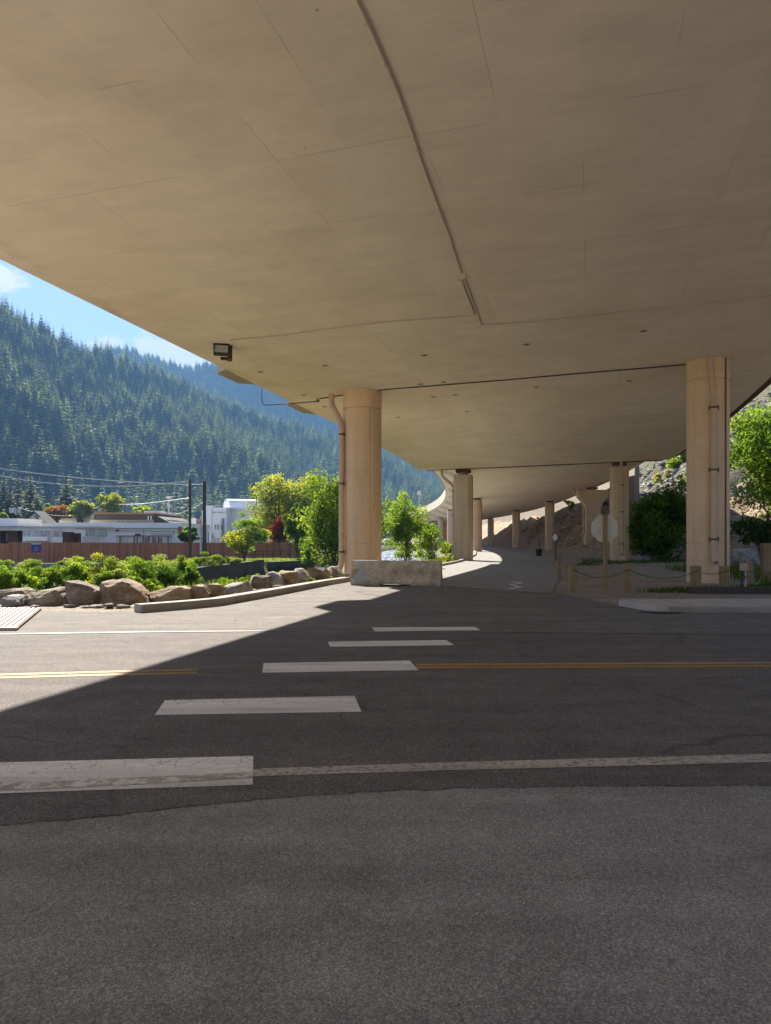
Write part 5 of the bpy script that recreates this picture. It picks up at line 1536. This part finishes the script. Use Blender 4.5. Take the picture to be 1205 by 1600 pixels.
# right-hand side
tree_px('leafy_tree', 'big sunlit maple at the right edge beyond the tan column', 'tree', (1132, 590, 1360, 830, 866), 46, 'lime', 30000, 0.12, 18, clumps=130, trunk_r=0.28, mix2=('green', 0.58), irregular=0.45)
tree_px('leafy_tree', 'shaded lower tree on the slope left of the big maple', 'tree', (1064, 690, 1150, 830, 862), 64, 'lime', 3200, 0.16, 19, clumps=34, trunk_r=0.12, mix2=('green', 0.4))
tree_px('shrub', 'large dark bush between the square-edged column and the tan column', 'shrub', (972, 756, 1096, 892, 880), 58, 'green', 20000, 0.11, 20, clumps=110, trunk_r=0.1, stems=4, mix2=('dark', 0.5))
tree_px('shrub', 'small bright bush on the bench below the sunlit wall', 'shrub', (880, 777, 903, 796, 797), 121, 'lime', 700, 0.15, 21, clumps=12, trunk_r=0.05, stems=2)
tree_px('shrub', 'dark low shrub under the maple behind the pale weathered boulder', 'shrub', (1140, 800, 1240, 862, 866), 50, 'dark', 3500, 0.11, 22, clumps=40, trunk_r=0.06, stems=3)

tree_px('shrub', 'sunlit yellow-green bush on the talus slope left of the tan column', 'shrub', (1046, 684, 1092, 752, 760), 96, 'lime', 2600, 0.2, 23, clumps=30, trunk_r=0.08, stems=3, mix2=('green', 0.4))
tree_px('shrub', 'pale dry bush on the talus slope just right of the sunlit wall', 'shrub', (1020, 735, 1056, 764, 768), 92, 'straw', 1300, 0.16, 24, clumps=20, trunk_r=0.05, stems=3, mix2=('olive', 0.5))
# shrubs of the creek bank
SH = [((-20, 880, 26, 926, 934), 21.5, 'green', 'pale shrub at the far left behind the flat-topped boulder', 'lime'),
 ((8, 884, 62, 925, 932), 22.5, 'lime', 'yellow-green shrub behind the rounded grey boulder', 'green'),
 ((52, 878, 108, 915, 930), 24.5, 'green', 'leafy green shrub behind the wedge-shaped boulder', 'lime'),
 ((96, 872, 150, 915, 930), 25.0, 'lime', 'bright shrub behind the tall sloping boulder', 'green'),
 ((128, 866, 190, 915, 930), 24.0, 'lime', 'biggest bright yellow-green shrub above the largest tan boulder', 'yellow'),
 ((150, 885, 205, 924, 930), 21.0, 'olive', 'grey-green shrub squeezed between the two tallest boulders', 'green'),
 ((196, 870, 246, 915, 930), 25.5, 'green', 'green shrub behind the right end of the largest tan boulder', 'lime'),
 ((228, 872, 284, 912, 930), 27.0, 'green', 'dense mid-green shrub behind the long low boulder', 'dark'),
 ((262, 866, 308, 908, 930), 28.5, 'lime', 'tall lime shrub with upright shoots at the left end of the dark wall', 'green'),
 ((205, 898, 248, 922, 930), 20.6, 'lime', 'small bright sprig behind the gap right of the largest tan boulder', 'green'),
 ((284, 880, 312, 922, 930), 25.0, 'dark', 'dark green shrub against the left end of the dark wall', 'green'),
 ((372, 893, 420, 920, 930), 27.0, 'lime', 'bright low shrub at the foot of the dark wall', 'green'),
 ((330, 900, 372, 922, 930), 24.5, 'green', 'low green shrub behind the pale cracked boulder', 'lime'),
 ((470, 898, 500, 914, 918), 25.2, 'lime', 'small leafy weed in front of the pale domed boulder', 'green'),
 ((498, 896, 520, 910, 915), 26.2, 'green', 'small leafy weed beside the last reddish boulder', 'olive')]
for i, (bx, d, lf, lab, l2) in enumerate(SH):
    bx = (bx[0] - 3, bx[1] + 5, bx[2] + 3, bx[3] + (26 if bx[2] - bx[0] > 30 else 6), bx[4])
    tree_px('shrub', lab, 'shrub', bx, d, lf, 9500 if bx[2] - bx[0] > 40 else 3800, 0.033, 100 + i, clumps=60, trunk_r=0.018, stems=4, mix2=(('green' if l2 in ('yellow', 'lime') and i % 2 else l2), 0.5), irregular=0.45, group='shrubs along the creek bank', lo=-0.2)
SH2 = [((-40, 868, 20, 900, 905), 44, 'green'), ((20, 872, 80, 900, 905), 46, 'lime'), ((90, 870, 140, 895, 905), 45, 'lime'), ((180, 868, 236, 890, 905), 46, 'green'), ((225, 866, 290, 890, 905), 47, 'lime'), ((300, 864, 350, 884, 890), 52.5, 'lime'), ((345, 866, 372, 880, 890), 56.5, 'green')]
LAB2 = ['green shrub at the grey ledge under the dark fence end', 'lime shrub at the grey ledge below the blue notice', 'lime shrub at the grey ledge below the left half of the fence', 'green shrub at the ledge below the middle of the fence', 'lime shrub at the ledge left of the slim utility pole', 'lime shrub on top of the dark wall under the utility poles', 'small green shrub on top of the dark wall left of the spreading yellow tree']
for i, (bx, d, lf) in enumerate(SH2):
    bx = (bx[0] - 4, bx[1], bx[2] + 4, bx[3] + 12, bx[4])
    tree_px('shrub', LAB2[i], 'shrub', bx, d, lf, 5000, 0.055, 140 + i, clumps=30, trunk_r=0.03, stems=3, mix2=('olive', 0.35), irregular=0.45, group='shrubs along the creek wall')

# grass and weeds
def grass(name, n, sampler, hgt, mat, seed, w=0.012):
    rg = np.random.default_rng(seed)
    X, Y = sampler(rg, n)
    Zg = ground_parts(X, Y)[0]
    h = hgt * rg.uniform(0.4, 1.25, len(X))
    a = rg.uniform(0, 2 * PI, len(X)); lean = rg.uniform(0.05, 0.6, len(X)) * h
    ww = w * rg.uniform(0.7, 1.5, len(X))
    dx, dy = np.cos(a), np.sin(a)
    la = rg.uniform(0, 2 * PI, len(X))
    B = np.stack([X, Y, Zg - 0.02], 1)
    side = np.stack([dx * ww, dy * ww, np.zeros_like(ww)], 1)
    T = B + np.stack([np.cos(la) * lean, np.sin(la) * lean, h], 1)
    Mid = B + np.stack([np.cos(la) * lean * .35, np.sin(la) * lean * .35, h * .6], 1)
    V = np.stack([B - side, B + side, Mid + side * .7, T, Mid - side * .7], 1).reshape(-1, 3)
    return np_mesh(name, V, 5, LEAF[mat], rg.uniform(0, 1, len(X)), kind='stuff')
def in_poly_sampler(poly):
    px = [p[0] for p in poly]; py = [p[1] for p in poly]
    def f(rg, n):
        X = rg.uniform(min(px), max(px), n * 3); Y = rg.uniform(min(py), max(py), n * 3)
        inside = np.zeros(len(X), bool)
        j = len(poly) - 1
        for i in range(len(poly)):
            c = ((py[i] > Y) != (py[j] > Y)) & (X < (px[j] - px[i]) * (Y - py[i]) / (py[j] - py[i] + 1e-9) + px[i])
            inside ^= c; j = i
        X, Y = X[inside][:n], Y[inside][:n]
        cl = np.array([noise.noise(Vector((a * .9, b * .9, 0))) for a, b in zip(X, Y)])
        keep = cl + rg.uniform(-.4, .5, len(X)) > -0.05
        return X[keep], Y[keep]
    return f
grass('bank_grass', 26000, in_poly_sampler([(-14, 19.5), (-6, 19.2), (-4.2, 22.5), (-2.6, 28), (-1.4, 34), (-4, 44), (-9, 48), (-13, 46), (-16, 40), (-16, 22)]), 0.42, 'grass', 3, 0.014)
grass('tall_bank_grass', 12000, in_poly_sampler([(-16, 18.8), (-5.2, 18.6), (-4.4, 21), (-6, 25), (-16, 24)]), 0.42, 'grass', 12, 0.008)
grass('verge_grass', 9000, in_poly_sampler([(-1.6, 34), (0.6, 36), (3.0, 45), (6.3, 62), (9.0, 78), (6, 80), (1.5, 64), (-2, 52), (-5, 44)]), 0.32, 'grass', 4, 0.018)
grass('dry_verge_grass', 5000, in_poly_sampler([(1.2, 39), (2.8, 44.5), (6.4, 63), (8.4, 75), (6.8, 74), (2, 50)]), 0.22, 'straw', 5, 0.016)
grass('lawn_grass', 9000, in_poly_sampler([(-13, 66.5), (-7, 68), (-8, 76), (-16, 72)]), 0.22, 'grass', 6, 0.03)
grass('roadside_weeds', 7000, in_poly_sampler([(7.0, 20.9), (10, 20.9), (14.5, 21.3), (14.5, 24.2), (12.6, 24.4), (11.5, 23.2), (8.5, 22.2)]), 0.14, 'weed', 7, 0.012)
grass('roadside_weeds', 9000, in_poly_sampler([(12.6, 21.6), (20, 21.5), (24, 34), (22, 44), (15, 40), (12.8, 28)]), 0.34, 'weed', 8, 0.014)
grass('slope_foot_weeds', 2500, in_poly_sampler([(10.2, 42), (14, 52), (16, 60), (24, 58), (23, 54), (16, 50)]), 0.2, 'weed', 9, 0.018)

def scree(name, n, region, size, mat, seed):
    rg = np.random.default_rng(seed)
    x0, x1, y0, y1 = region
    X, Y = rg.uniform(x0, x1, n), rg.uniform(y0, y1, n)
    Z, dl, dr, pl = ground_parts(X, Y)
    vs, fs = [], []
    octa = np.array([(1, 0, 0), (0, 1, 0), (-1, 0, 0), (0, -1, 0), (0, 0, 1), (0, 0, -.6)], float)
    tri = [(0, 1, 4), (1, 2, 4), (2, 3, 4), (3, 0, 4), (1, 0, 5), (2, 1, 5), (3, 2, 5), (0, 3, 5)]
    for i in range(n):
        if dr[i] < 1.0: continue
        s = size * rg.uniform(0.4, 1.0) ** 2 * 1.6
        a = rg.uniform(0, 6.3)
        o = octa * rg.uniform(0.6, 1.4, (6, 1)) * s * np.array([1, rg.uniform(.6, 1), rg.uniform(.4, .8)])
        c_, s_ = math.cos(a), math.sin(a)
        o = np.stack([o[:, 0] * c_ - o[:, 1] * s_, o[:, 0] * s_ + o[:, 1] * c_, o[:, 2]], 1) + [X[i], Y[i], Z[i]]
        b = len(vs); vs += o.tolist(); fs += [tuple(b + k for k in t) for t in tri]
    return mesh_obj(name, vs, fs, mat, kind='stuff')
scree('scree', 2600, (28, 60, 74, 125), 0.42, MAT['rock_grey'], 91)
scree('slope_rubble', 1500, (19, 31, 68, 150), 0.30, MAT['rock'], 92)
# ------------------------------------------------------------------ conifers
def conifer_mesh(name, h, r, seed, whorls=20, per=7, mat='needle', bare=0.06, sub=3):
    rg = np.random.default_rng(seed)
    quads, tint = [], []
    for i in range(whorls):
        f = (i + rg.uniform(-.3, .3)) / whorls
        f = min(max(f, 0.0), 0.985)
        z = h * (bare + (1 - bare) * f)
        L = r * (1 - f) ** 0.85 * rg.uniform(0.75, 1.12) + r * 0.05
        n = max(4, int(per * (1 - 0.35 * f)))
        a0 = rg.uniform(0, 2 * PI)
        for k in range(n):
            a = a0 + 2 * PI * k / n + rg.uniform(-.3, .3)
            l = L * rg.uniform(0.65, 1.15)
            d = np.array([math.cos(a), math.sin(a), 0]); sd = np.array([-d[1], d[0], 0])
            drop = rg.uniform(0.18, 0.45)
            w = l * rg.uniform(0.24, 0.36)
            for j in range(sub):
                u0, u1 = j / sub, (j + 1) / sub + 0.10
                p0 = d * l * u0 + np.array([0, 0, z + l * 0.12 * u0 - drop * l * u0 * u0])
                p1 = d * l * u1 + np.array([0, 0, z + l * 0.12 * u1 - drop * l * u1 * u1])
                w0, w1 = w * (1.1 - 0.55 * u0) * rg.uniform(.8, 1.2), w * max(0.05, (0.95 - 0.9 * u1)) * rg.uniform(.6, 1.3)
                t = rg.uniform(-.25, .25) * w
                quads += [p0 - sd * w0 + [0, 0, t - w0 * .3], p1 - sd * w1 + [0, 0, t - w1 * .5], p1 + sd * w1 + [0, 0, -t - w1 * .5], p0 + sd * w0 + [0, 0, -t - w0 * .3]]
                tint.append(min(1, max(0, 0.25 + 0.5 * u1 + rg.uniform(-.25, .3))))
    # tip
    for k in range(3):
        a = 2 * PI * k / 3
        d = np.array([math.cos(a), math.sin(a), 0]) * r * 0.05
        quads += [np.array([0, 0, h * 0.93]) + d, np.array([0, 0, h * 0.93]) - d, np.array([0, 0, h * 1.0]) - d * .1, np.array([0, 0, h * 1.0]) + d * .1]
        tint.append(0.6)
    # trunk as thin strips
    V = np.array(quads)
    me_o = np_mesh(name, V, 4, LEAF[mat], np.array(tint))
    me = me_o.data
    bpy.data.objects.remove(me_o)
    return me

# four or five conifers at the edge of town
for i, (px, pt, d, r, lab) in enumerate([(6, 742, 190, 3.4, 'grey-green conifer leftmost of the town conifers'), (28, 738, 200, 3.2, 'grey-green conifer second in the dense clump at the left'),
        (48, 737, 195, 3.6, 'tallest grey-green conifer of the clump at the left'), (58, 764, 185, 2.9, 'short grey-green conifer at the right edge of the left clump'),
        (104, 741, 200, 4.2, 'lone dark broad conifer standing above the yellow-green tree'), (16, 762, 180, 3.4, 'bushy low conifer in front of the left clump behind the transformer pole')]):
    b = W(px, 850, d); zb = zg(b.x, b.y)
    h = EYE + (HZ - pt) * d / F - zb
    root = empty('conifer', (b.x, b.y, zb), label=lab, cat='conifer', group='conifers at the edge of town')
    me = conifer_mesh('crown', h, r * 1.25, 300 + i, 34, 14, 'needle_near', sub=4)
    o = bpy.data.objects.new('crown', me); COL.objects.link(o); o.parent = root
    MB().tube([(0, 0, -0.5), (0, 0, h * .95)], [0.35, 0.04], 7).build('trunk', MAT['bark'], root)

# ------------------------------------------------------------------ hills
def prof(px, tab): return float(np.interp(px, [t[0] for t in tab], [t[1] for t in tab]))
CREST0 = [(-700, 330, 620), (-300, 390, 760), (0, 482, 880), (60, 508, 930), (120, 538, 980), (173, 555, 1030), (246, 582, 1090), (332, 616, 1160), (420, 650, 1220), (535, 682, 1290), (600, 704, 1330), (683, 752, 1380), (800, 800, 1450), (1000, 822, 1550)]
CREST = [(a_, b_ + 11, c_) for a_, b_, c_ in CREST0]
FOOT = [(-700, 330), (-300, 400), (0, 470), (300, 560), (600, 690), (800, 790), (1000, 900)]
def hill_point(px, v, rough=True):
    """v from 0 (foot) to 1 (crest) and on to 1.5 (the far side)"""
    df = prof(px, FOOT); cy, cd = prof(px, [(a, b) for a, b, c in CREST]), prof(px, [(a, c) for a, b, c in CREST])
    H = EYE + (HZ - cy) * cd / F
    d = df + (cd - df) * v
    vv = min(v, 1.0)
    z = -1.5 + (H + 1.5) * (0.80 * vv + 0.20 * vv * vv)
    if v > 1: z = H - (v - 1) * (cd - df) * 0.8
    x = (px - CX) * d / F
    if rough:
        k = math.sin(PI * min(max(vv, 0), 1)) ** 0.7
        z += k * H * 0.09 * noise.fractal(Vector((x / 260 + 3.3, d / 260, 0.5)), 0.9, 2.0, 4) + k * H * 0.06 * math.sin(px / 52.0 + v * 3.2)
    return Vector((x, d, z))
hv, hf = [], []
pxs = list(range(-700, 1001, 12)); vv_ = [i / 40 for i in range(0, 61)]
for px in pxs:
    for v in vv_: hv.append(hill_point(px, v))
nv = len(vv_)
for i in range(len(pxs) - 1):
    for j in range(nv - 1):
        a = i * nv + j
        hf.append((a, a + nv, a + nv + 1, a + 1))
HILLM = simple('forest_floor', (0.030, 0.045, 0.020), (0.018, 0.027, 0.013), 0.02, 0.95, 0.3, 0.2, coord='world')
mesh_obj('hill', hv, hf, HILLM, smooth=True, kind='structure')
# far ridge
FR = [(150, 545), (200, 548), (262, 566), (282, 575), (332, 572), (352, 570), (420, 574), (500, 586), (600, 612), (700, 660), (800, 720), (950, 790)]
fv, ff = [], []
fpx = list(range(150, 951, 10))
def far_point(px, v):
    d = 1550 + 550 * v
    H = EYE + (HZ - prof(px, FR)) * 2100 / F
    vv = min(v, 1)
    z = -2 + (H + 2) * vv if v <= 1 else H - (v - 1) * 300
    x = (px - CX) * d / F
    z += math.sin(PI * vv) * H * 0.14 * noise.fractal(Vector((x / 330 + 8.3, d / 330, 2.5)), 0.9, 2.0, 4)
    return Vector((x, d, z))
for px in fpx:
    for j in range(31): fv.append(far_point(px, j / 24))
for i in range(len(fpx) - 1):
    for j in range(30):
        a = i * 31 + j
        ff.append((a, a + 31, a + 32, a + 1))
mesh_obj('distant_hill', fv, ff, HILLM, smooth=True, kind='structure')

# forest: about 290 nearest trees one by one, the rest as one mass
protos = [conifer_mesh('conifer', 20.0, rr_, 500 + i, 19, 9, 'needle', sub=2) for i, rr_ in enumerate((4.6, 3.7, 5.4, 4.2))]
rg = np.random.default_rng(77)
spots = []
for px in np.arange(-120, 760, 3.1):
    for k in range(11):
        pass
def forest_points():
    out = []
    # even spread over the hillside: cells of about 6.6 m
    v = 0.0
    while v < 1.06:
        px = -130.0
        while px < 770:
            df = prof(px, FOOT); cd = prof(px, [(a, c) for a, b, c in CREST])
            d = df + (cd - df) * v
            q = (px + rg.uniform(-.5, .5) * 8.0 * F / d, min(1.05, v + rg.uniform(-.5, .5) * 0.013))
            p = hill_point(*q)
            dens = noise.noise(Vector((p.x / 45, p.y / 45, 7)))
            if rg.uniform() < 0.86 + 0.35 * dens: out.append((p, q))
            px += 8.0 * F / d
        v += 0.0135
    return out
pts = forest_points()
def pxy(p): return (CX + p.x * F / p.y, HZ - (p.z - EYE) * F / p.y)
rec = []
for p, q in pts:
    s = rg.uniform(0.6, 1.75) * (0.98 + 0.3 * noise.noise(Vector((p.x / 30, p.y / 30, 1))))
    s = max(0.6, s) * float(np.interp(p.y, [480, 800], [1.3, 1.0]))
    rec.append((p, s, rg.uniform(0, 2 * PI), int(rg.integers(0, 4))))
cand = []
for i, (p, s, a, k) in enumerate(rec):
    tx, ty = pxy(p + Vector((0, 0, 20 * s)))
    ok = (-4 < tx < 290 and ty < 770) or (290 <= tx < 380 and ty < 772) or (380 <= tx < 530 and ty < 728) or (603 < tx < 672 and ty < 768)
    if ok: cand.append((-(20 * s * F / p.y), i))
cand.sort()
chosen = [i for _, i in cand[:285]]
cs = set(chosen)
HL = 'dark green conifer among the trees on the hazy hillside above the town'
first = {}
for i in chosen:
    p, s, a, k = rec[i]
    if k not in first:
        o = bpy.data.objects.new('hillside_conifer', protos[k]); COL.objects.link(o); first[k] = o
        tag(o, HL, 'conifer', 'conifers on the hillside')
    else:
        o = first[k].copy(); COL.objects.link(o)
    o.location = p - Vector((0, 0, 0.8)); o.scale = (s, s, s); o.rotation_euler = (0, 0, a)

def far_spots():
    out = []
    for _ in range(6400):
        px = rg.uniform(150, 720); v = rg.uniform(0.25, 1.03)
        p = far_point(px, v)
        out.append((p, rg.uniform(0.8, 1.35), rg.uniform(0, 2 * PI), int(rg.integers(0, 4))))
    return out
mass = [r for i, r in enumerate(rec) if i not in cs] + far_spots()
me = bpy.data.meshes.new('conifer_forest')
me.from_pydata([tuple(p - Vector((0, 0, 0.8))) for p, s, a, k in mass], [], [])
for nm, typ, vals in (('size', 'FLOAT', [s for p, s, a, k in mass]), ('turn', 'FLOAT', [a for p, s, a, k in mass]), ('sort', 'INT', [k for p, s, a, k in mass])):
    at = me.attributes.new(nm, typ, 'POINT'); at.data.foreach_set('value', vals)
fo = bpy.data.objects.new('conifer_forest', me); COL.objects.link(fo)
tag(fo, 'dense dark conifer forest covering the hillside', None, None, 'stuff')
ng = bpy.data.node_groups.new('forest', 'GeometryNodeTree')
ng.interface.new_socket('Geometry', in_out='INPUT', socket_type='NodeSocketGeometry')
ng.interface.new_socket('Geometry', in_out='OUTPUT', socket_type='NodeSocketGeometry')
gi, go = ng.nodes.new('NodeGroupInput'), ng.nodes.new('NodeGroupOutput')
jn = ng.nodes.new('GeometryNodeJoinGeometry')
def attr(nm, typ):
    n = ng.nodes.new('GeometryNodeInputNamedAttribute'); n.data_type = typ; n.inputs[0].default_value = nm
    return n.outputs[0]
sz, tn, so = attr('size', 'FLOAT'), attr('turn', 'FLOAT'), attr('sort', 'INT')
cmb = ng.nodes.new('ShaderNodeCombineXYZ'); ng.links.new(tn, cmb.inputs[2])
e2r = ng.nodes.new('FunctionNodeEulerToRotation'); ng.links.new(cmb.outputs[0], e2r.inputs[0])
csz = ng.nodes.new('ShaderNodeCombineXYZ')
for k in range(3): ng.links.new(sz, csz.inputs[k])
for k in range(4):
    oi = ng.nodes.new('GeometryNodeObjectInfo'); oi.transform_space = 'ORIGINAL'
    oi.inputs['Object'].default_value = first[k]; oi.inputs['As Instance'].default_value = True
    cmp_ = ng.nodes.new('FunctionNodeCompare'); cmp_.data_type = 'INT'; cmp_.operation = 'EQUAL'
    ng.links.new(so, cmp_.inputs[2]); cmp_.inputs[3].default_value = k
    ip = ng.nodes.new('GeometryNodeInstanceOnPoints')
    ng.links.new(gi.outputs[0], ip.inputs['Points']); ng.links.new(oi.outputs['Geometry'], ip.inputs['Instance'])
    ng.links.new(cmp_.outputs[0], ip.inputs['Selection']); ng.links.new(e2r.outputs[0], ip.inputs['Rotation']); ng.links.new(csz.outputs[0], ip.inputs['Scale'])
    ng.links.new(ip.outputs[0], jn.inputs[0])
ng.links.new(jn.outputs[0], go.inputs[0])
fm = fo.modifiers.new('forest', 'NODES'); fm.node_group = ng
print('forest', len(rec), 'mass', len(mass), 'single', len(chosen))

# ------------------------------------------------------------------ haze
hz_b = MB().prism([(-1500, -120), (1500, -120), (1500, 2450), (-1500, 2450)], -6.0, 560.0)
m, nt, out = new_mat('thin_blue_haze')
pvn = nt.nodes.new('ShaderNodeVolumePrincipled')
pvn.inputs['Color'].default_value = (0.32, 0.61, 1.0, 1)
pvn.inputs['Density'].default_value = HAZE
pvn.inputs['Anisotropy'].default_value = -0.2
nt.links.new(pvn.outputs[0], out.inputs['Volume'])
hzo = hz_b.build('haze', m, kind='stuff')

# ------------------------------------------------------------------ sky, sun, camera
SD = Vector((-0.60, 1.35, 1.0)).normalized()     # towards the sun
el, az = math.asin(SD.z), math.atan2(SD.x, SD.y)
w = bpy.data.worlds.new('World'); sc.world = w; w.use_nodes = True
nt = w.node_tree; nt.nodes.clear()
out = nt.nodes.new('ShaderNodeOutputWorld'); bg = nt.nodes.new('ShaderNodeBackground')
sky = nt.nodes.new('ShaderNodeTexSky'); sky.sky_type = 'NISHITA'; sky.sun_disc = False
sky.sun_elevation = el; sky.sun_rotation = az % (2 * PI)
sky.altitude = 850; sky.air_density = 1.0; sky.dust_density = 0.2; sky.ozone_density = 1.4
tc = nt.nodes.new('ShaderNodeTexCoord')
dirv = tc.outputs['Generated']
sep = nt.nodes.new('ShaderNodeSeparateXYZ'); nt.links.new(dirv, sep.inputs[0])
zz = mth(nt, 'ADD', sep.outputs[2], 0.12)
cmbv = nt.nodes.new('ShaderNodeCombineXYZ')
nt.links.new(mth(nt, 'DIVIDE', sep.outputs[0], zz), cmbv.inputs[0]); nt.links.new(mth(nt, 'DIVIDE', sep.outputs[1], zz), cmbv.inputs[1])
cl = tex_noise(nt, scaled(nt, cmbv.outputs[0], (1.0, 0.7, 1)), 7.0, 8, 0.6)
def cloud(cx, cy, rx, ry, thick):
    dx = mth(nt, 'DIVIDE', mth(nt, 'SUBTRACT', sepc.outputs[0], cx), rx)
    dy = mth(nt, 'DIVIDE', mth(nt, 'SUBTRACT', sepc.outputs[1], cy), ry)
    r2 = mth(nt, 'SQRT', mth(nt, 'ADD', mth(nt, 'MULTIPLY', dx, dx), mth(nt, 'MULTIPLY', dy, dy)))
    body = mth(nt, 'SUBTRACT', 1.0, r2)
    return ramp(nt, mth(nt, 'ADD', mth(nt, 'MULTIPLY', body, 0.45), mth(nt, 'MULTIPLY', mth(nt, 'SUBTRACT', cl, 0.5), 1.6)), [(0.10, 0.0), (0.24, thick)])
sepc = nt.nodes.new('ShaderNodeSeparateXYZ'); nt.links.new(cmbv.outputs[0], sepc.inputs[0])
mask = mth(nt, 'MAXIMUM', cloud(-1.06, 1.98, 0.13, 0.14, 0.95), cloud(-0.80, 2.72, 0.34, 0.30, 0.75))
mask = mth(nt, 'MAXIMUM', mask, cloud(0.6, 1.2, 0.7, 0.5, 0.8))
skyc = mix(nt, sky.outputs[0], (0.32, 0.345, 0.42), 1.0, 'MULTIPLY')
col = mix(nt, skyc, CLOUD_COL, mask)
nt.links.new(col, bg.inputs['Color']); bg.inputs['Strength'].default_value = SKY_STR
nt.links.new(bg.outputs[0], out.inputs['Surface'])
sl = bpy.data.lights.new('sun', 'SUN'); sl.energy = SUN_STR; sl.angle = R(0.53); sl.color = (1.0, 0.93, 0.82)
so_ = bpy.data.objects.new('sun', sl); COL.objects.link(so_)
so_.rotation_euler = SD.to_track_quat('Z', 'Y').to_euler()
cam = bpy.data.cameras.new('camera')
cam.sensor_fit = 'VERTICAL'; cam.sensor_height = 36.0; cam.lens = 36.0 * F / 1600.0
cam.shift_y = (HZ - 800.0) / 1600.0
cam.clip_start = 0.05; cam.clip_end = 8000
co = bpy.data.objects.new('camera', cam); COL.objects.link(co)
co.location = (0, 0, EYE); co.rotation_euler = (R(90), 0, 0)
sc.camera = co
vs_ = sc.view_settings
vs_.view_transform = 'Standard'; vs_.look = 'None'; vs_.exposure = EXPO; vs_.gamma = 1.0; vs_.use_curve_mapping = False
cy = sc.cycles
cy.use_denoising = True
cy.max_bounces = 8; cy.diffuse_bounces = 5; cy.glossy_bounces = 3; cy.transmission_bounces = 4; cy.volume_bounces = 0; cy.transparent_max_bounces = 4
cy.sample_clamp_indirect = 6.0
